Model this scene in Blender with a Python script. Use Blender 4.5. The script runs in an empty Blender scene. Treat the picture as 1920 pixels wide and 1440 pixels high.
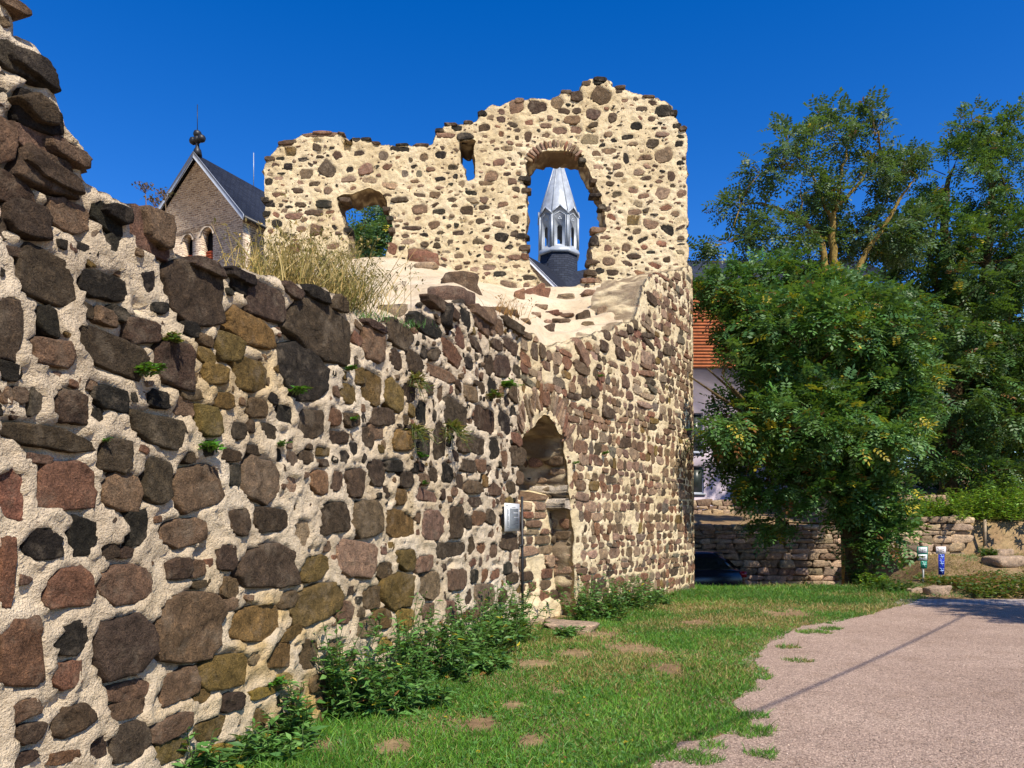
import bpy, math, random
import numpy as np

# ------------------------------------------------------------------ camera, sky, sun, exposure
scene = bpy.context.scene
col = scene.collection
F_PX, CX, HY, EYE = 1400.0, 960.0, 980.0, 1.65        # focal length / horizon in units of the 1920x1440 frame
cam_d = bpy.data.cameras.new('camera')
cam = bpy.data.objects.new('camera', cam_d); col.objects.link(cam)
cam.location = (0, 0, EYE); cam.rotation_euler = (math.radians(90), 0, 0)
cam_d.sensor_width = 36; cam_d.lens = 36 * F_PX / 1920; cam_d.shift_y = (HY - 720) / 1920
cam_d.clip_start = 0.05; cam_d.clip_end = 3000
scene.camera = cam

SUN_AZ = np.array([0.51, -0.86]); SUN_AZ = SUN_AZ / np.linalg.norm(SUN_AZ)
SUN_EL = math.radians(49)
world = bpy.data.worlds.new('World'); scene.world = world; world.use_nodes = True
wn = world.node_tree; wn.nodes.clear()
sky = wn.nodes.new('ShaderNodeTexSky'); sky.sky_type = 'NISHITA'; sky.sun_disc = False
sky.sun_elevation = SUN_EL; sky.sun_rotation = math.atan2(SUN_AZ[0], SUN_AZ[1])
sky.air_density = 1.0; sky.dust_density = 0.15; sky.ozone_density = 3.0; sky.altitude = 300
hs = wn.nodes.new('ShaderNodeHueSaturation'); hs.inputs['Saturation'].default_value = 1.42; hs.inputs['Hue'].default_value = 0.516
bg = wn.nodes.new('ShaderNodeBackground'); bg.inputs['Strength'].default_value = 0.13
wo = wn.nodes.new('ShaderNodeOutputWorld')
wn.links.new(sky.outputs[0], hs.inputs['Color']); wn.links.new(hs.outputs[0], bg.inputs[0]); wn.links.new(bg.outputs[0], wo.inputs[0])

sd = bpy.data.lights.new('sun', 'SUN'); sd.energy = 5.0; sd.angle = math.radians(0.53); sd.color = (1.0, 0.92, 0.79)
so = bpy.data.objects.new('sun', sd); col.objects.link(so)
import mathutils
sdir = mathutils.Vector((SUN_AZ[0] * math.cos(SUN_EL), SUN_AZ[1] * math.cos(SUN_EL), math.sin(SUN_EL)))
so.rotation_euler = (-sdir).to_track_quat('-Z', 'Y').to_euler(); so.location = (20, -30, 40)
vs = scene.view_settings
vs.view_transform = 'Standard'; vs.look = 'None'; vs.exposure = 0.5; vs.gamma = 1.0; vs.use_curve_mapping = False
scene.cycles.diffuse_bounces = 2; scene.cycles.max_bounces = 6

# ------------------------------------------------------------------ helpers
RNG = np.random.default_rng(7)
WORLD = {}

def hash3(ix, iy, iz, seed=0):
    h = (ix.astype(np.int64) * 374761393 + iy.astype(np.int64) * 668265263 + iz.astype(np.int64) * 1274126177 + seed * 974711) & 0xFFFFFFFF
    h = ((h ^ (h >> 13)) * 1274126177) & 0xFFFFFFFF
    h = (h ^ (h >> 16)) & 0xFFFFFF
    return h / float(0xFFFFFF)

def vnoise(x, y, z, seed=0):
    x, y, z = np.broadcast_arrays(np.asarray(x, float), np.asarray(y, float), np.asarray(z, float))
    ix, iy, iz = np.floor(x), np.floor(y), np.floor(z)
    fx, fy, fz = x - ix, y - iy, z - iz
    fx, fy, fz = [f * f * (3 - 2 * f) for f in (fx, fy, fz)]
    out = 0
    for a in (0, 1):
        for b in (0, 1):
            for c in (0, 1):
                w = (fx if a else 1 - fx) * (fy if b else 1 - fy) * (fz if c else 1 - fz)
                out = out + w * hash3(ix + a, iy + b, iz + c, seed)
    return out * 2 - 1

def fbm(x, y, z, oct=4, seed=0):
    s, a, f = 0, 1.0, 1.0
    for o in range(oct):
        s = s + a * vnoise(x * f, y * f, z * f, seed + o); a *= 0.5; f *= 2.03
    return s / 1.9

def inpoly(px, py, poly):
    px, py = np.asarray(px, float), np.asarray(py, float)
    inside = np.zeros(px.shape, bool); n = len(poly)
    for i in range(n):
        x1, y1 = poly[i]; x2, y2 = poly[(i + 1) % n]
        if y1 == y2: continue
        c = ((y1 > py) != (y2 > py)) & (px < (x2 - x1) * (py - y1) / (y2 - y1) + x1)
        inside ^= c
    return inside

def at(px, py, Y):                    # the place at depth Y that the photo shows at pixel (px, py)
    return np.array([(px - CX) / F_PX * Y, Y, EYE - (py - HY) / F_PX * Y])

def mk(name, V, faces, mat=None, parent=None, colr=None, smooth=False, origin=None, kind=None):
    """one mesh object; V in world space; faces = array (n,k) or list of such arrays"""
    V = np.asarray(V, float)
    if isinstance(faces, np.ndarray): faces = [faces]
    faces = [np.asarray(f, np.int32) for f in faces if len(f)]
    o = np.array(origin if origin is not None else [V[:, 0].mean(), V[:, 1].mean(), V[:, 2].min()], float)
    me = bpy.data.meshes.new(name)
    me.vertices.add(len(V)); me.vertices.foreach_set('co', (V - o).astype(np.float32).ravel())
    loops = np.concatenate([f.ravel() for f in faces])
    sizes = np.concatenate([np.full(len(f), f.shape[1], np.int32) for f in faces])
    starts = np.concatenate([[0], np.cumsum(sizes)[:-1]]).astype(np.int32)
    me.loops.add(len(loops)); me.loops.foreach_set('vertex_index', loops)
    me.polygons.add(len(sizes)); me.polygons.foreach_set('loop_start', starts)
    if smooth: me.polygons.foreach_set('use_smooth', np.ones(len(sizes), bool))
    if colr is not None:
        a = me.color_attributes.new('Col', 'FLOAT_COLOR', 'POINT')
        c = np.ones((len(V), 4), np.float32); c[:, :3] = colr
        a.data.foreach_set('color', c.ravel())
    me.update(calc_edges=True); me.validate()
    ob = bpy.data.objects.new(name, me); col.objects.link(ob)
    if mat: me.materials.append(mat)
    ob.location = tuple(o); WORLD[ob] = o
    if parent is not None:
        ob.parent = parent; ob.location = tuple(o - WORLD[parent])
    if kind: ob['kind'] = kind
    return ob

def thing(name, label, cat, loc, group=None):
    e = bpy.data.objects.new(name, None); col.objects.link(e)
    e.location = tuple(loc); WORLD[e] = np.array(loc, float); e.empty_display_size = 0.2
    return tag(e, label, cat, group)

def tag(o, label, cat, group=None):
    o['label'] = label; o['category'] = cat
    if group: o['group'] = group
    return o

class MB:
    """collects boxes, tubes, prisms ... into one mesh"""
    def __init__(s): s.V = []; s.F = {3: [], 4: []}; s.n = 0; s.C = []
    def add(s, V, F, c=None):
        V = np.asarray(V, float)
        for f in F:
            k = len(f)
            if k in (3, 4): s.F[k].append([i + s.n for i in f])
            else:
                for i in range(1, k - 1): s.F[3].append([f[0] + s.n, f[i] + s.n, f[i + 1] + s.n])
        s.V.append(V); s.n += len(V); s.C.append(np.tile(c if c is not None else (1, 1, 1), (len(V), 1)))
        return s
    def box(s, x0, x1, y0, y1, z0, z1, M=None, c=None):
        V = np.array([[x, y, z] for z in (z0, z1) for y in (y0, y1) for x in (x0, x1)], float)
        if M is not None: V = M(V)
        return s.add(V, [(0, 2, 3, 1), (4, 5, 7, 6), (0, 1, 5, 4), (2, 6, 7, 3), (0, 4, 6, 2), (1, 3, 7, 5)], c)
    def tube(s, pts, rad, n=8, c=None, cap=True):
        pts = np.asarray(pts, float); m = len(pts)
        rad = np.broadcast_to(np.asarray(rad, float), (m,))
        T = np.gradient(pts, axis=0); T /= np.linalg.norm(T, axis=1)[:, None] + 1e-9
        up = np.array([0.13, 0.21, 0.97]) if abs(T[0, 2]) < 0.9 else np.array([0.97, 0.2, 0.1])
        V = []
        a = np.arange(n) / n * 2 * np.pi
        for i in range(m):
            u = np.cross(up, T[i]); u /= np.linalg.norm(u) + 1e-9; w = np.cross(T[i], u)
            V.append(pts[i] + rad[i] * (np.cos(a)[:, None] * u + np.sin(a)[:, None] * w))
        V = np.concatenate(V)
        F = [(i * n + j, i * n + (j + 1) % n, (i + 1) * n + (j + 1) % n, (i + 1) * n + j) for i in range(m - 1) for j in range(n)]
        if cap: F += [tuple(range(n))[::-1], tuple(range((m - 1) * n, m * n))]
        return s.add(V, F, c)
    def prism(s, poly, d0, d1, M, c=None):
        """poly in (a,b), extruded over d; M maps (a,b,d) rows to world"""
        n = len(poly)
        V = np.array([[a, b, d0] for a, b in poly] + [[a, b, d1] for a, b in poly], float)
        F = [tuple(range(n))[::-1], tuple(range(n, 2 * n))] + [(i, (i + 1) % n, n + (i + 1) % n, n + i) for i in range(n)]
        return s.add(M(V), F, c)
    def build(s, name, mat, parent=None, smooth=False, colr=False, origin=None, kind=None):
        V = np.concatenate(s.V); F = [np.array(s.F[k]) for k in (3, 4) if s.F[k]]
        return mk(name, V, F, mat, parent, np.concatenate(s.C) if colr else None, smooth, origin, kind)

# ------------------------------------------------------------------ materials
def new_mat(name, rough=0.85, spec=0.3):
    m = bpy.data.materials.new(name); m.use_nodes = True
    nt = m.node_tree; b = nt.nodes['Principled BSDF']
    b.inputs['Roughness'].default_value = rough; b.inputs['Specular IOR Level'].default_value = spec
    return m, nt, b

def nd(nt, typ, **kw):
    n = nt.nodes.new(typ)
    for k, v in kw.items():
        if k in n.inputs: n.inputs[k].default_value = v
        else: setattr(n, k, v)
    return n

def ramp(nt, fac, stops):
    r = nt.nodes.new('ShaderNodeValToRGB'); e = r.color_ramp.elements
    while len(e) < len(stops): e.new(0.5)
    for el, (p, c) in zip(e, stops):
        el.position = p; el.color = (*c, 1) if len(c) == 3 else c
    nt.links.new(fac, r.inputs[0]); return r.outputs[0]

def mixc(nt, fac, a, b, mode='MIX'):
    m = nt.nodes.new('ShaderNodeMix'); m.data_type = 'RGBA'; m.blend_type = mode; m.clamp_factor = True
    for sock, v in ((m.inputs[0], fac), (m.inputs[6], a), (m.inputs[7], b)):
        if hasattr(v, 'links'): nt.links.new(v, sock)
        elif isinstance(v, (int, float)): sock.default_value = v
        else: sock.default_value = (*v, 1)
    return m.outputs[2]

def wpos(nt): return nt.nodes.new('ShaderNodeNewGeometry').outputs['Position']

def noise(nt, scale, detail=4, vec=None, rough=0.6, dist=0.0):
    n = nd(nt, 'ShaderNodeTexNoise'); n.inputs['Scale'].default_value = scale; n.inputs['Detail'].default_value = detail
    n.inputs['Roughness'].default_value = rough; n.inputs['Distortion'].default_value = dist
    nt.links.new(vec if vec is not None else wpos(nt), n.inputs['Vector']); return n.outputs['Fac']

def bump(nt, b, hts, dist=0.01, strength=1.0):
    """hts: list of (socket, weight)"""
    cur = None
    for sck, w in hts:
        m = nd(nt, 'ShaderNodeMath', operation='MULTIPLY'); nt.links.new(sck, m.inputs[0]); m.inputs[1].default_value = w
        if cur is None: cur = m.outputs[0]
        else:
            a = nd(nt, 'ShaderNodeMath', operation='ADD'); nt.links.new(cur, a.inputs[0]); nt.links.new(m.outputs[0], a.inputs[1]); cur = a.outputs[0]
    bp = nd(nt, 'ShaderNodeBump'); bp.inputs['Distance'].default_value = dist; bp.inputs['Strength'].default_value = strength
    nt.links.new(cur, bp.inputs['Height']); nt.links.new(bp.outputs[0], b.inputs['Normal'])

def attr(nt, name='Col'):
    a = nt.nodes.new('ShaderNodeAttribute'); a.attribute_name = name; return a.outputs['Color']

def mat_stone(name, fine=60.0, dist=0.02):
    m, nt, b = new_mat(name, 0.92, 0.15)
    c = attr(nt); n1 = noise(nt, fine * 0.22, 6, rough=0.75, dist=0.4); n2 = noise(nt, fine * 1.6, 4, rough=0.8); n3 = noise(nt, 5, 5, rough=0.7)
    v = ramp(nt, n1, [(0.28, (0.16, 0.155, 0.15)), (0.41, (0.78, 0.77, 0.75)), (0.56, (1.15, 1.12, 1.07)), (0.74, (2.1, 1.95, 1.7))])
    c1 = mixc(nt, 1.0, c, v, 'MULTIPLY')
    sp = ramp(nt, n2, [(0.3, (0.28, 0.27, 0.26)), (0.5, (1, 1, 1)), (0.7, (1.9, 1.78, 1.6))])
    c2 = mixc(nt, 0.8, c1, sp, 'MULTIPLY')
    st = ramp(nt, n3, [(0.52, (0, 0, 0)), (0.68, (1, 1, 1))])
    c3 = mixc(nt, st, c2, mixc(nt, 0.38, c2, (0.33, 0.26, 0.18)))
    nt.links.new(c3, b.inputs['Base Color'])
    bump(nt, b, [(n1, 1.0), (n2, 0.3)], dist, 1.0)
    return m

def mat_mortar(name, base, light, dark, fine=40.0, dist=0.02):
    m, nt, b = new_mat(name, 0.95, 0.1)
    n1 = noise(nt, 1.1, 4); n2 = noise(nt, fine * 0.3, 5, rough=0.7); n3 = noise(nt, fine * 2, 3, rough=0.7)
    c = ramp(nt, n1, [(0.3, dark), (0.5, base), (0.72, light)])
    c = mixc(nt, 0.8, c, ramp(nt, n2, [(0.22, (0.55, 0.5, 0.44)), (0.46, (1, 1, 1)), (0.8, (1.14, 1.12, 1.08))]), 'MULTIPLY')
    c = mixc(nt, 0.6, c, ramp(nt, n3, [(0.25, (0.6, 0.56, 0.5)), (0.5, (1, 1, 1)), (0.75, (1.12, 1.1, 1.08))]), 'MULTIPLY')
    c = mixc(nt, 1.0, c, attr(nt), 'MULTIPLY')
    nt.links.new(c, b.inputs['Base Color'])
    bump(nt, b, [(n2, 1.0), (n3, 0.35)], dist, 1.0)
    return m

def mat_plain(name, c, rough=0.7, spec=0.3, var=0.25, scale=6.0, metal=0.0, bdist=0.0):
    m, nt, b = new_mat(name, rough, spec); b.inputs['Metallic'].default_value = metal
    n = noise(nt, scale, 5)
    lo = tuple(x * (1 - var) for x in c); hi = tuple(min(1, x * (1 + var)) for x in c)
    nt.links.new(ramp(nt, n, [(0.3, lo), (0.7, hi)]), b.inputs['Base Color'])
    if bdist: bump(nt, b, [(noise(nt, scale * 6, 4), 1.0)], bdist)
    return m

def mat_leaf(name, trans=0.35, rough=0.5):
    m, nt, b = new_mat(name, rough, 0.35)
    c = attr(nt); n = noise(nt, 3.0, 3)
    c = mixc(nt, 0.6, c, ramp(nt, n, [(0.3, (0.75, 0.78, 0.7)), (0.7, (1.25, 1.2, 1.1))]), 'MULTIPLY')
    nt.links.new(c, b.inputs['Base Color'])
    tr = nt.nodes.new('ShaderNodeBsdfTranslucent'); nt.links.new(mixc(nt, 0.5, c, (0.25, 0.4, 0.02)), tr.inputs['Color'])
    mx = nt.nodes.new('ShaderNodeMixShader'); mx.inputs[0].default_value = trans
    out = [n for n in nt.nodes if n.type == 'OUTPUT_MATERIAL'][0]
    nt.links.new(b.outputs[0], mx.inputs[1]); nt.links.new(tr.outputs[0], mx.inputs[2]); nt.links.new(mx.outputs[0], out.inputs[0])
    return m

M_STONE = mat_stone('porphyry_rubble', 60, 0.075)
M_STONE_F = mat_stone('porphyry_rubble_fine', 40, 0.055)
M_MORTAR = mat_mortar('weathered_lime_mortar', (0.60, 0.49, 0.345), (0.67, 0.57, 0.43), (0.45, 0.36, 0.25), 40, 0.045)
M_MORTAR_Y = mat_mortar('fresh_yellow_mortar', (0.66, 0.535, 0.33), (0.72, 0.60, 0.40), (0.55, 0.43, 0.25), 35, 0.04)
M_LEAF = mat_leaf('leaf_green', 0.26)
M_BARK = mat_plain('locust_bark', (0.11, 0.075, 0.035), 0.95, 0.1, 0.5, 9, bdist=0.03)
M_DRY = mat_leaf('dry_stalk', 0.2, 0.8)

TONES = {'k': (0.032, 0.028, 0.025), 'd': (0.085, 0.060, 0.046), 'b': (0.18, 0.118, 0.088), 'r': (0.20, 0.108, 0.076),
         'p': (0.29, 0.21, 0.16), 'o': (0.185, 0.125, 0.052), 'y': (0.30, 0.21, 0.06), 'g': (0.14, 0.12, 0.10)}
def tone(rng, t, j=0.25):
    c = np.array(TONES[t]) * (1.0, 0.98, 0.86); return np.clip(c * (1 + j * rng.uniform(-1, 1)) * (1 + 0.07 * rng.uniform(-1, 1, 3)), 0.01, 0.8)
# ------------------------------------------------------------------ ground
def sstep(a, b, x): t = np.clip((x - a) / (b - a), 0, 1); return t * t * (3 - 2 * t)

def terrain(X, Y):
    X, Y = np.asarray(X, float), np.asarray(Y, float)
    yard = -0.75 * sstep(18.9, 21.5, Y) + 2.2 * sstep(26.1, 26.45, Y) + 0.6 * sstep(26.5, 33.5, Y)
    bank = 0.10 * sstep(16.3, 16.8, Y) - 0.08 * sstep(17.5, 20, Y) + 0.58 * sstep(20, 24.2, Y) + 1.1 * sstep(24.35, 24.75, Y) + 1.3 * sstep(25, 31, Y) + 2.0 * sstep(31, 50, Y)
    w = sstep(0, 1, (X - 9.6 - 2.4 * sstep(20.3, 23, Y)) / 1.5)
    east = yard * (1 - w) + bank * w
    west = sstep(-14, -4, X) * 0.0
    k = sstep(4.2, 4.8, X)
    base = np.where(X > 4.0, east * k, west)
    und = 0.03 * fbm(X * 0.35, Y * 0.35, 0.0, 3, 3) * sstep(15.8, 18, Y)
    return base + und

xs = np.r_[-700, -350, -160, -90, -60, -40, -25, -15, np.arange(-8, 32, 0.3), 36, 44, 60, 90, 160, 350, 700]
ys = np.r_[-400, -160, -70, -30, -12, np.arange(-5, 46, 0.3), 52, 62, 80, 120, 200, 400, 800]
GX, GY = np.meshgrid(xs, ys); GZ = terrain(GX, GY)
V = np.stack([GX, GY, GZ], -1).reshape(-1, 3); ny, nx = GX.shape
ii = np.arange((ny - 1) * nx).reshape(ny - 1, nx)[:, :-1].ravel()
mg, nt, b = new_mat('dry_soil', 0.97, 0.1)
n1, n2, n3 = noise(nt, 0.9, 5), noise(nt, 9, 5), noise(nt, 60, 4)
c = ramp(nt, n1, [(0.3, (0.20, 0.13, 0.075)), (0.5, (0.27, 0.185, 0.105)), (0.7, (0.32, 0.24, 0.13))])
c = mixc(nt, 0.7, c, ramp(nt, n2, [(0.3, (0.5, 0.5, 0.45)), (0.7, (1.3, 1.25, 1.15))]), 'MULTIPLY')
nt.links.new(c, b.inputs['Base Color']); bump(nt, b, [(n2, 1.0), (n3, 0.5)], 0.03)
g = mk('ground', V, np.stack([ii, ii + 1, ii + nx + 1, ii + nx], 1), mg, smooth=True, origin=(0, 0, 0)); g['kind'] = 'structure'

# grass / gravel edge, read off the photo and laid on the flat ground
EDGE_PX = [(1225, 1490), (1255, 1440), (1290, 1392), (1350, 1388), (1420, 1355), (1385, 1322), (1440, 1280), (1425, 1240), (1440, 1215),
           (1455, 1200), (1480, 1185), (1530, 1172), (1600, 1160), (1660, 1147), (1690, 1136)]
EDGE = np.array([[(x - CX) / (y - HY) * EYE, EYE * F_PX / (y - HY)] for x, y in EDGE_PX])
o_ = np.argsort(EDGE[:, 1]); EDGE = EDGE[o_]
def edge_x(Y): return np.interp(Y, np.r_[-8, 2, EDGE[:, 1]], np.r_[-0.6, 0.7, EDGE[:, 0]])
py = np.arange(-8, 15.6, 0.05); xl = edge_x(py) + 0.12 * fbm(py * 1.2, 0, 0, 4, 5) - 0.12
rows = []
cols_ = np.r_[0, 0.3, 1, 2, 4, 8, 16, 30]
for k in cols_: rows.append(np.stack([xl + k, py, np.full_like(py, 0.006)], 1))
V = np.concatenate(rows); n = len(py); F = []
for k in range(len(cols_) - 1):
    i = np.arange(n - 1) + k * n; F.append(np.stack([i, i + n, i + n + 1, i + 1], 1))
mp, nt, b = new_mat('pink_gravel', 0.95, 0.15)
n1, n2, n3, n4 = noise(nt, 0.5, 4), noise(nt, 32, 4, rough=0.75), noise(nt, 85, 3, rough=0.8), noise(nt, 2.6, 5, rough=0.7)
vo = nd(nt, 'ShaderNodeTexVoronoi'); vo.inputs['Scale'].default_value = 75.0; nt.links.new(wpos(nt), vo.inputs['Vector'])
c = ramp(nt, n1, [(0.3, (0.345, 0.255, 0.20)), (0.55, (0.40, 0.30, 0.24)), (0.75, (0.45, 0.345, 0.275))])
c = mixc(nt, 0.75, c, ramp(nt, vo.outputs['Color'], [(0.1, (0.42, 0.38, 0.36)), (0.45, (0.95, 0.94, 0.93)), (0.85, (1.5, 1.46, 1.42))]), 'MULTIPLY')
c = mixc(nt, 0.8, c, ramp(nt, n3, [(0.3, (0.4, 0.37, 0.35)), (0.5, (1, 1, 1)), (0.7, (1.5, 1.47, 1.42))]), 'MULTIPLY')
c = mixc(nt, 0.6, c, ramp(nt, n2, [(0.3, (0.68, 0.64, 0.60)), (0.7, (1.25, 1.24, 1.22))]), 'MULTIPLY')
c = mixc(nt, 0.6, c, ramp(nt, n4, [(0.3, (0.74, 0.70, 0.64)), (0.5, (1, 1, 1)), (0.7, (1.14, 1.13, 1.1))]), 'MULTIPLY')
nt.links.new(c, b.inputs['Base Color']); bump(nt, b, [(n3, 1.0), (n2, 0.7), (vo.outputs['Distance'], -.8)], 0.012)
p = mk('gravel_path', V, np.concatenate(F), mp, origin=(0, 0, 0)); p['kind'] = 'structure'
# cobbled strip at the far end of the path
mc, nt, b = new_mat('cobbles', 0.9, 0.2)
br = nd(nt, 'ShaderNodeTexBrick'); nt.links.new(wpos(nt), br.inputs['Vector'])
for k, v in (('Scale', 5.0), ('Mortar Size', 0.03), ('Row Height', 0.5), ('Brick Width', 0.6)): br.inputs[k].default_value = v
br.inputs['Color1'].default_value = (0.30, 0.26, 0.24, 1); br.inputs['Color2'].default_value = (0.40, 0.34, 0.31, 1); br.inputs['Mortar'].default_value = (0.12, 0.09, 0.07, 1)
nt.links.new(br.outputs['Color'], b.inputs['Base Color']); bump(nt, b, [(noise(nt, 40), 1)], 0.01)
V = np.array([[7.55, 14.9, .012], [30, 14.6, .012], [30, 16.0, .012], [8.3, 16.0, .012]]); pv = mk('paved_strip', V, np.array([[0, 1, 2, 3]]), mc, origin=(0, 0, 0)); pv['kind'] = 'structure'

# ------------------------------------------------------------------ wall machinery
class Path:
    def __init__(s, pts, it=3):
        P = np.array(pts, float)
        for _ in range(it):
            Q = [P[0]]
            for a, b in zip(P[:-1], P[1:]): Q += [a * 0.75 + b * 0.25, a * 0.25 + b * 0.75]
            P = np.array(Q + [P[-1]])
        s.P = P; s.S = np.r_[0, np.cumsum(np.linalg.norm(np.diff(P, axis=0), axis=1))]; s.L = s.S[-1]
        sg = np.linspace(0, s.L, 800); s.sg = sg
        X, Y = np.interp(sg, s.S, P[:, 0]), np.interp(sg, s.S, P[:, 1]); s.X, s.Y = X, Y
        tx, ty = np.gradient(X, sg), np.gradient(Y, sg)
        kk = np.ones(9) / 9
        tx, ty = np.convolve(np.pad(tx, 4, 'edge'), kk, 'valid'), np.convolve(np.pad(ty, 4, 'edge'), kk, 'valid')
        l = np.hypot(tx, ty); s.tx, s.ty = tx / l, ty / l
        s.px = CX + F_PX * X / Y
        k = np.argmax(s.px); s.pk = k
    def s_of(s, px): return np.interp(px, s.px[:s.pk + 1], s.sg[:s.pk + 1])
    def y_of(s, ss): return np.interp(ss, s.sg, s.Y)
    def sz(s, px, py):
        ss = s.s_of(px); Y = s.y_of(ss); return ss, EYE - (np.asarray(py, float) - HY) / F_PX * Y
    def map(s, ss, z, d, lean=0.0):
        ss = np.asarray(ss, float); d = d - lean * np.asarray(z, float)
        X, Y = np.interp(ss, s.sg, s.X), np.interp(ss, s.sg, s.Y); tx, ty = np.interp(ss, s.sg, s.tx), np.interp(ss, s.sg, s.ty)
        return np.stack([X + ty * d, Y - tx * d, np.broadcast_to(z, X.shape)], -1)

def blur(a, r):
    a = a.astype(float)
    for ax in (0, 1):
        p = [(0, 0), (0, 0)]; p[ax] = (r + 1, r)
        c = np.cumsum(np.pad(a, p, 'edge'), axis=ax)
        n = a.shape[ax]
        a = (np.take(c, np.arange(2 * r + 1, 2 * r + 1 + n), axis=ax) - np.take(c, np.arange(0, n), axis=ax)) / (2 * r + 1)
    return a

class Layout:
    """stones laid out on a wall face, on an occupancy raster"""
    def __init__(s, s0, s1, z0, z1, allowed, mp, seed, px_of):
        s.r = 0.015; s.s0, s.z0 = s0, z0; s.s1, s.z1 = s1, z1
        s.nx, s.ny = int((s1 - s0) / s.r) + 1, int((z1 - z0) / s.r) + 1
        gs, gz = np.meshgrid(s0 + (np.arange(s.nx) + .5) * s.r, z0 + (np.arange(s.ny) + .5) * s.r)
        s.ok = allowed(gs, gz); s.occ = np.zeros_like(s.ok); s.stones = []; s.mp = mp; s.rng = np.random.default_rng(seed); s.px_of = px_of
    def shape(s, w, h, rot=0.0, box=3.0, n=11, jag=0.12):
        r = s.rng
        if r.random() < (.82 if box > 2.5 else .6):     # blocky: four corners, each knocked off by a different amount, uneven edges
            pts = []
            cor = np.array([(1, 1), (-1, 1), (-1, -1), (1, -1)], float) * (1 - r.uniform(0, 1.6 * jag, (4, 2)))
            for k in range(4):
                a, p_, q_ = cor[k], cor[k - 1], cor[(k + 1) % 4]
                f = r.uniform(.06, .34 if r.random() < .7 else .48); g2 = r.uniform(.06, .34)
                pts += [a + (p_ - a) * f, a + (q_ - a) * g2, (a + q_) / 2 * (1 + r.uniform(-.10, .07))]
                pts[-3], pts[-2] = a + (p_ - a) * f, a + (q_ - a) * g2
            P = np.array(pts) * .5
            ang = np.arctan2(P[:, 1], P[:, 0]); P = P[np.argsort(ang)]
            x, y = P[:, 0] * w, P[:, 1] * h
        else:
            a = (np.arange(n) + r.uniform(-.32, .32, n)) / n * 2 * np.pi
            ca, sa = np.abs(np.cos(a)), np.abs(np.sin(a))
            R = (ca ** box + sa ** box) ** (-1 / box) * (1 + r.uniform(-1.4 * jag, jag * 0.5, n))
            x, y = R * np.cos(a) * w / 2, R * np.sin(a) * h / 2
        if r.random() < 0.6: x = x * (1 + r.uniform(-.25, .25) * y / (h / 2))
        if r.random() < 0.5: y = y * (1 + r.uniform(-.28, .28) * x / (w / 2))
        c, q = math.cos(rot), math.sin(rot)
        return np.stack([c * x - q * y, q * x + c * y], 1)
    def cells(s, cs, cz, P, grow):
        e = np.abs(P).max(0) + grow
        i0, i1 = int((cs - e[0] - s.s0) / s.r), int((cs + e[0] - s.s0) / s.r) + 1
        j0, j1 = int((cz - e[1] - s.z0) / s.r), int((cz + e[1] - s.z0) / s.r) + 1
        ci0, ci1, cj0, cj1 = max(i0, 0), min(i1, s.nx), max(j0, 0), min(j1, s.ny)
        if ci1 <= ci0 or cj1 <= cj0: return None
        x = s.s0 + (np.arange(ci0, ci1) + .5) * s.r - cs; y = s.z0 + (np.arange(cj0, cj1) + .5) * s.r - cz
        gx, gy = np.meshgrid(x, y)
        th = np.arctan2(gy, gx); rr = np.hypot(gx, gy)
        pa = np.arctan2(P[:, 1], P[:, 0]); pr = np.hypot(P[:, 0], P[:, 1]) + grow; o = np.argsort(pa)
        R = np.interp(th, np.r_[pa[o] - 2 * np.pi, pa[o], pa[o] + 2 * np.pi], np.tile(pr[o], 3))
        return (slice(cj0, cj1), slice(ci0, ci1)), rr <= R
    def put(s, cs, cz, w, h, t, rot=0.0, gap=0.012, over=0.0, prot=0.04, need=0.97, box=3.0, jag=0.12, n=11, force=False):
        P = s.shape(w, h, rot, box, n, jag)
        q = s.cells(cs, cz, P, gap)
        if q is None: return False
        sl, m = q
        k = m.sum()
        if k == 0: return False
        if not force and ((s.occ[sl] & m).sum() > over * k or (s.ok[sl] & m).sum() < need * k): return False
        sl2, m2 = s.cells(cs, cz, P, 0.0)
        s.occ[sl2] |= m2
        s.stones.append(dict(s=cs, z=cz, P=P, w=w, h=h, c=tone(s.rng, t), prot=prot, t=t)); return True
    def pick(s, cum):
        return cum[0][s.rng.choice(len(cum[0]), p=cum[1])]
    def fill(s, sizes, asp, tones, gap=0.015, prot=(0.015, 0.05), rotj=0.12, zone=None, box=3.0, jag=0.14):
        ts, ps = list(tones.keys()), np.array(list(tones.values()), float); ps /= ps.sum()
        for size, tries in sizes:
            for _ in range(tries):
                cs, cz = s.rng.uniform(s.s0, s.s1), s.rng.uniform(s.z0, s.z1)
                i, j = int((cs - s.s0) / s.r), int((cz - s.z0) / s.r)
                if i >= s.nx or j >= s.ny or s.occ[j, i] or not s.ok[j, i]: continue
                if zone is not None and not zone(cs, cz): continue
                a = s.rng.uniform(*asp); q = size * s.rng.uniform(.8, 1.2)
                s.put(cs, cz, q * math.sqrt(a), q / math.sqrt(a), ts[s.rng.choice(len(ts), p=ps)], s.rng.normal(0, rotj), gap, 0, s.rng.uniform(*prot), box=box, jag=jag)
    def relief(s, gs, gz, amp=0.02, lip=0.03, sink=0.05, cav=0.0, seed=1, fs=5.0):
        b = blur(blur(s.occ, 3), 2)
        i = np.clip(((gs - s.s0) / s.r).astype(int), 0, s.nx - 1); j = np.clip(((gz - s.z0) / s.r).astype(int), 0, s.ny - 1)
        o = b[j, i]
        h = amp * fbm(gs * fs, gz * fs, seed * 3.7, 4, seed) + amp * 0.7 * fbm(gs * fs * 5, gz * fs * 5, seed, 3, seed + 9)
        h = h + lip * np.clip(o, 0, .5) * 2 * (o < .6) - sink * np.clip((o - .55) / .35, 0, 1)
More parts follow.
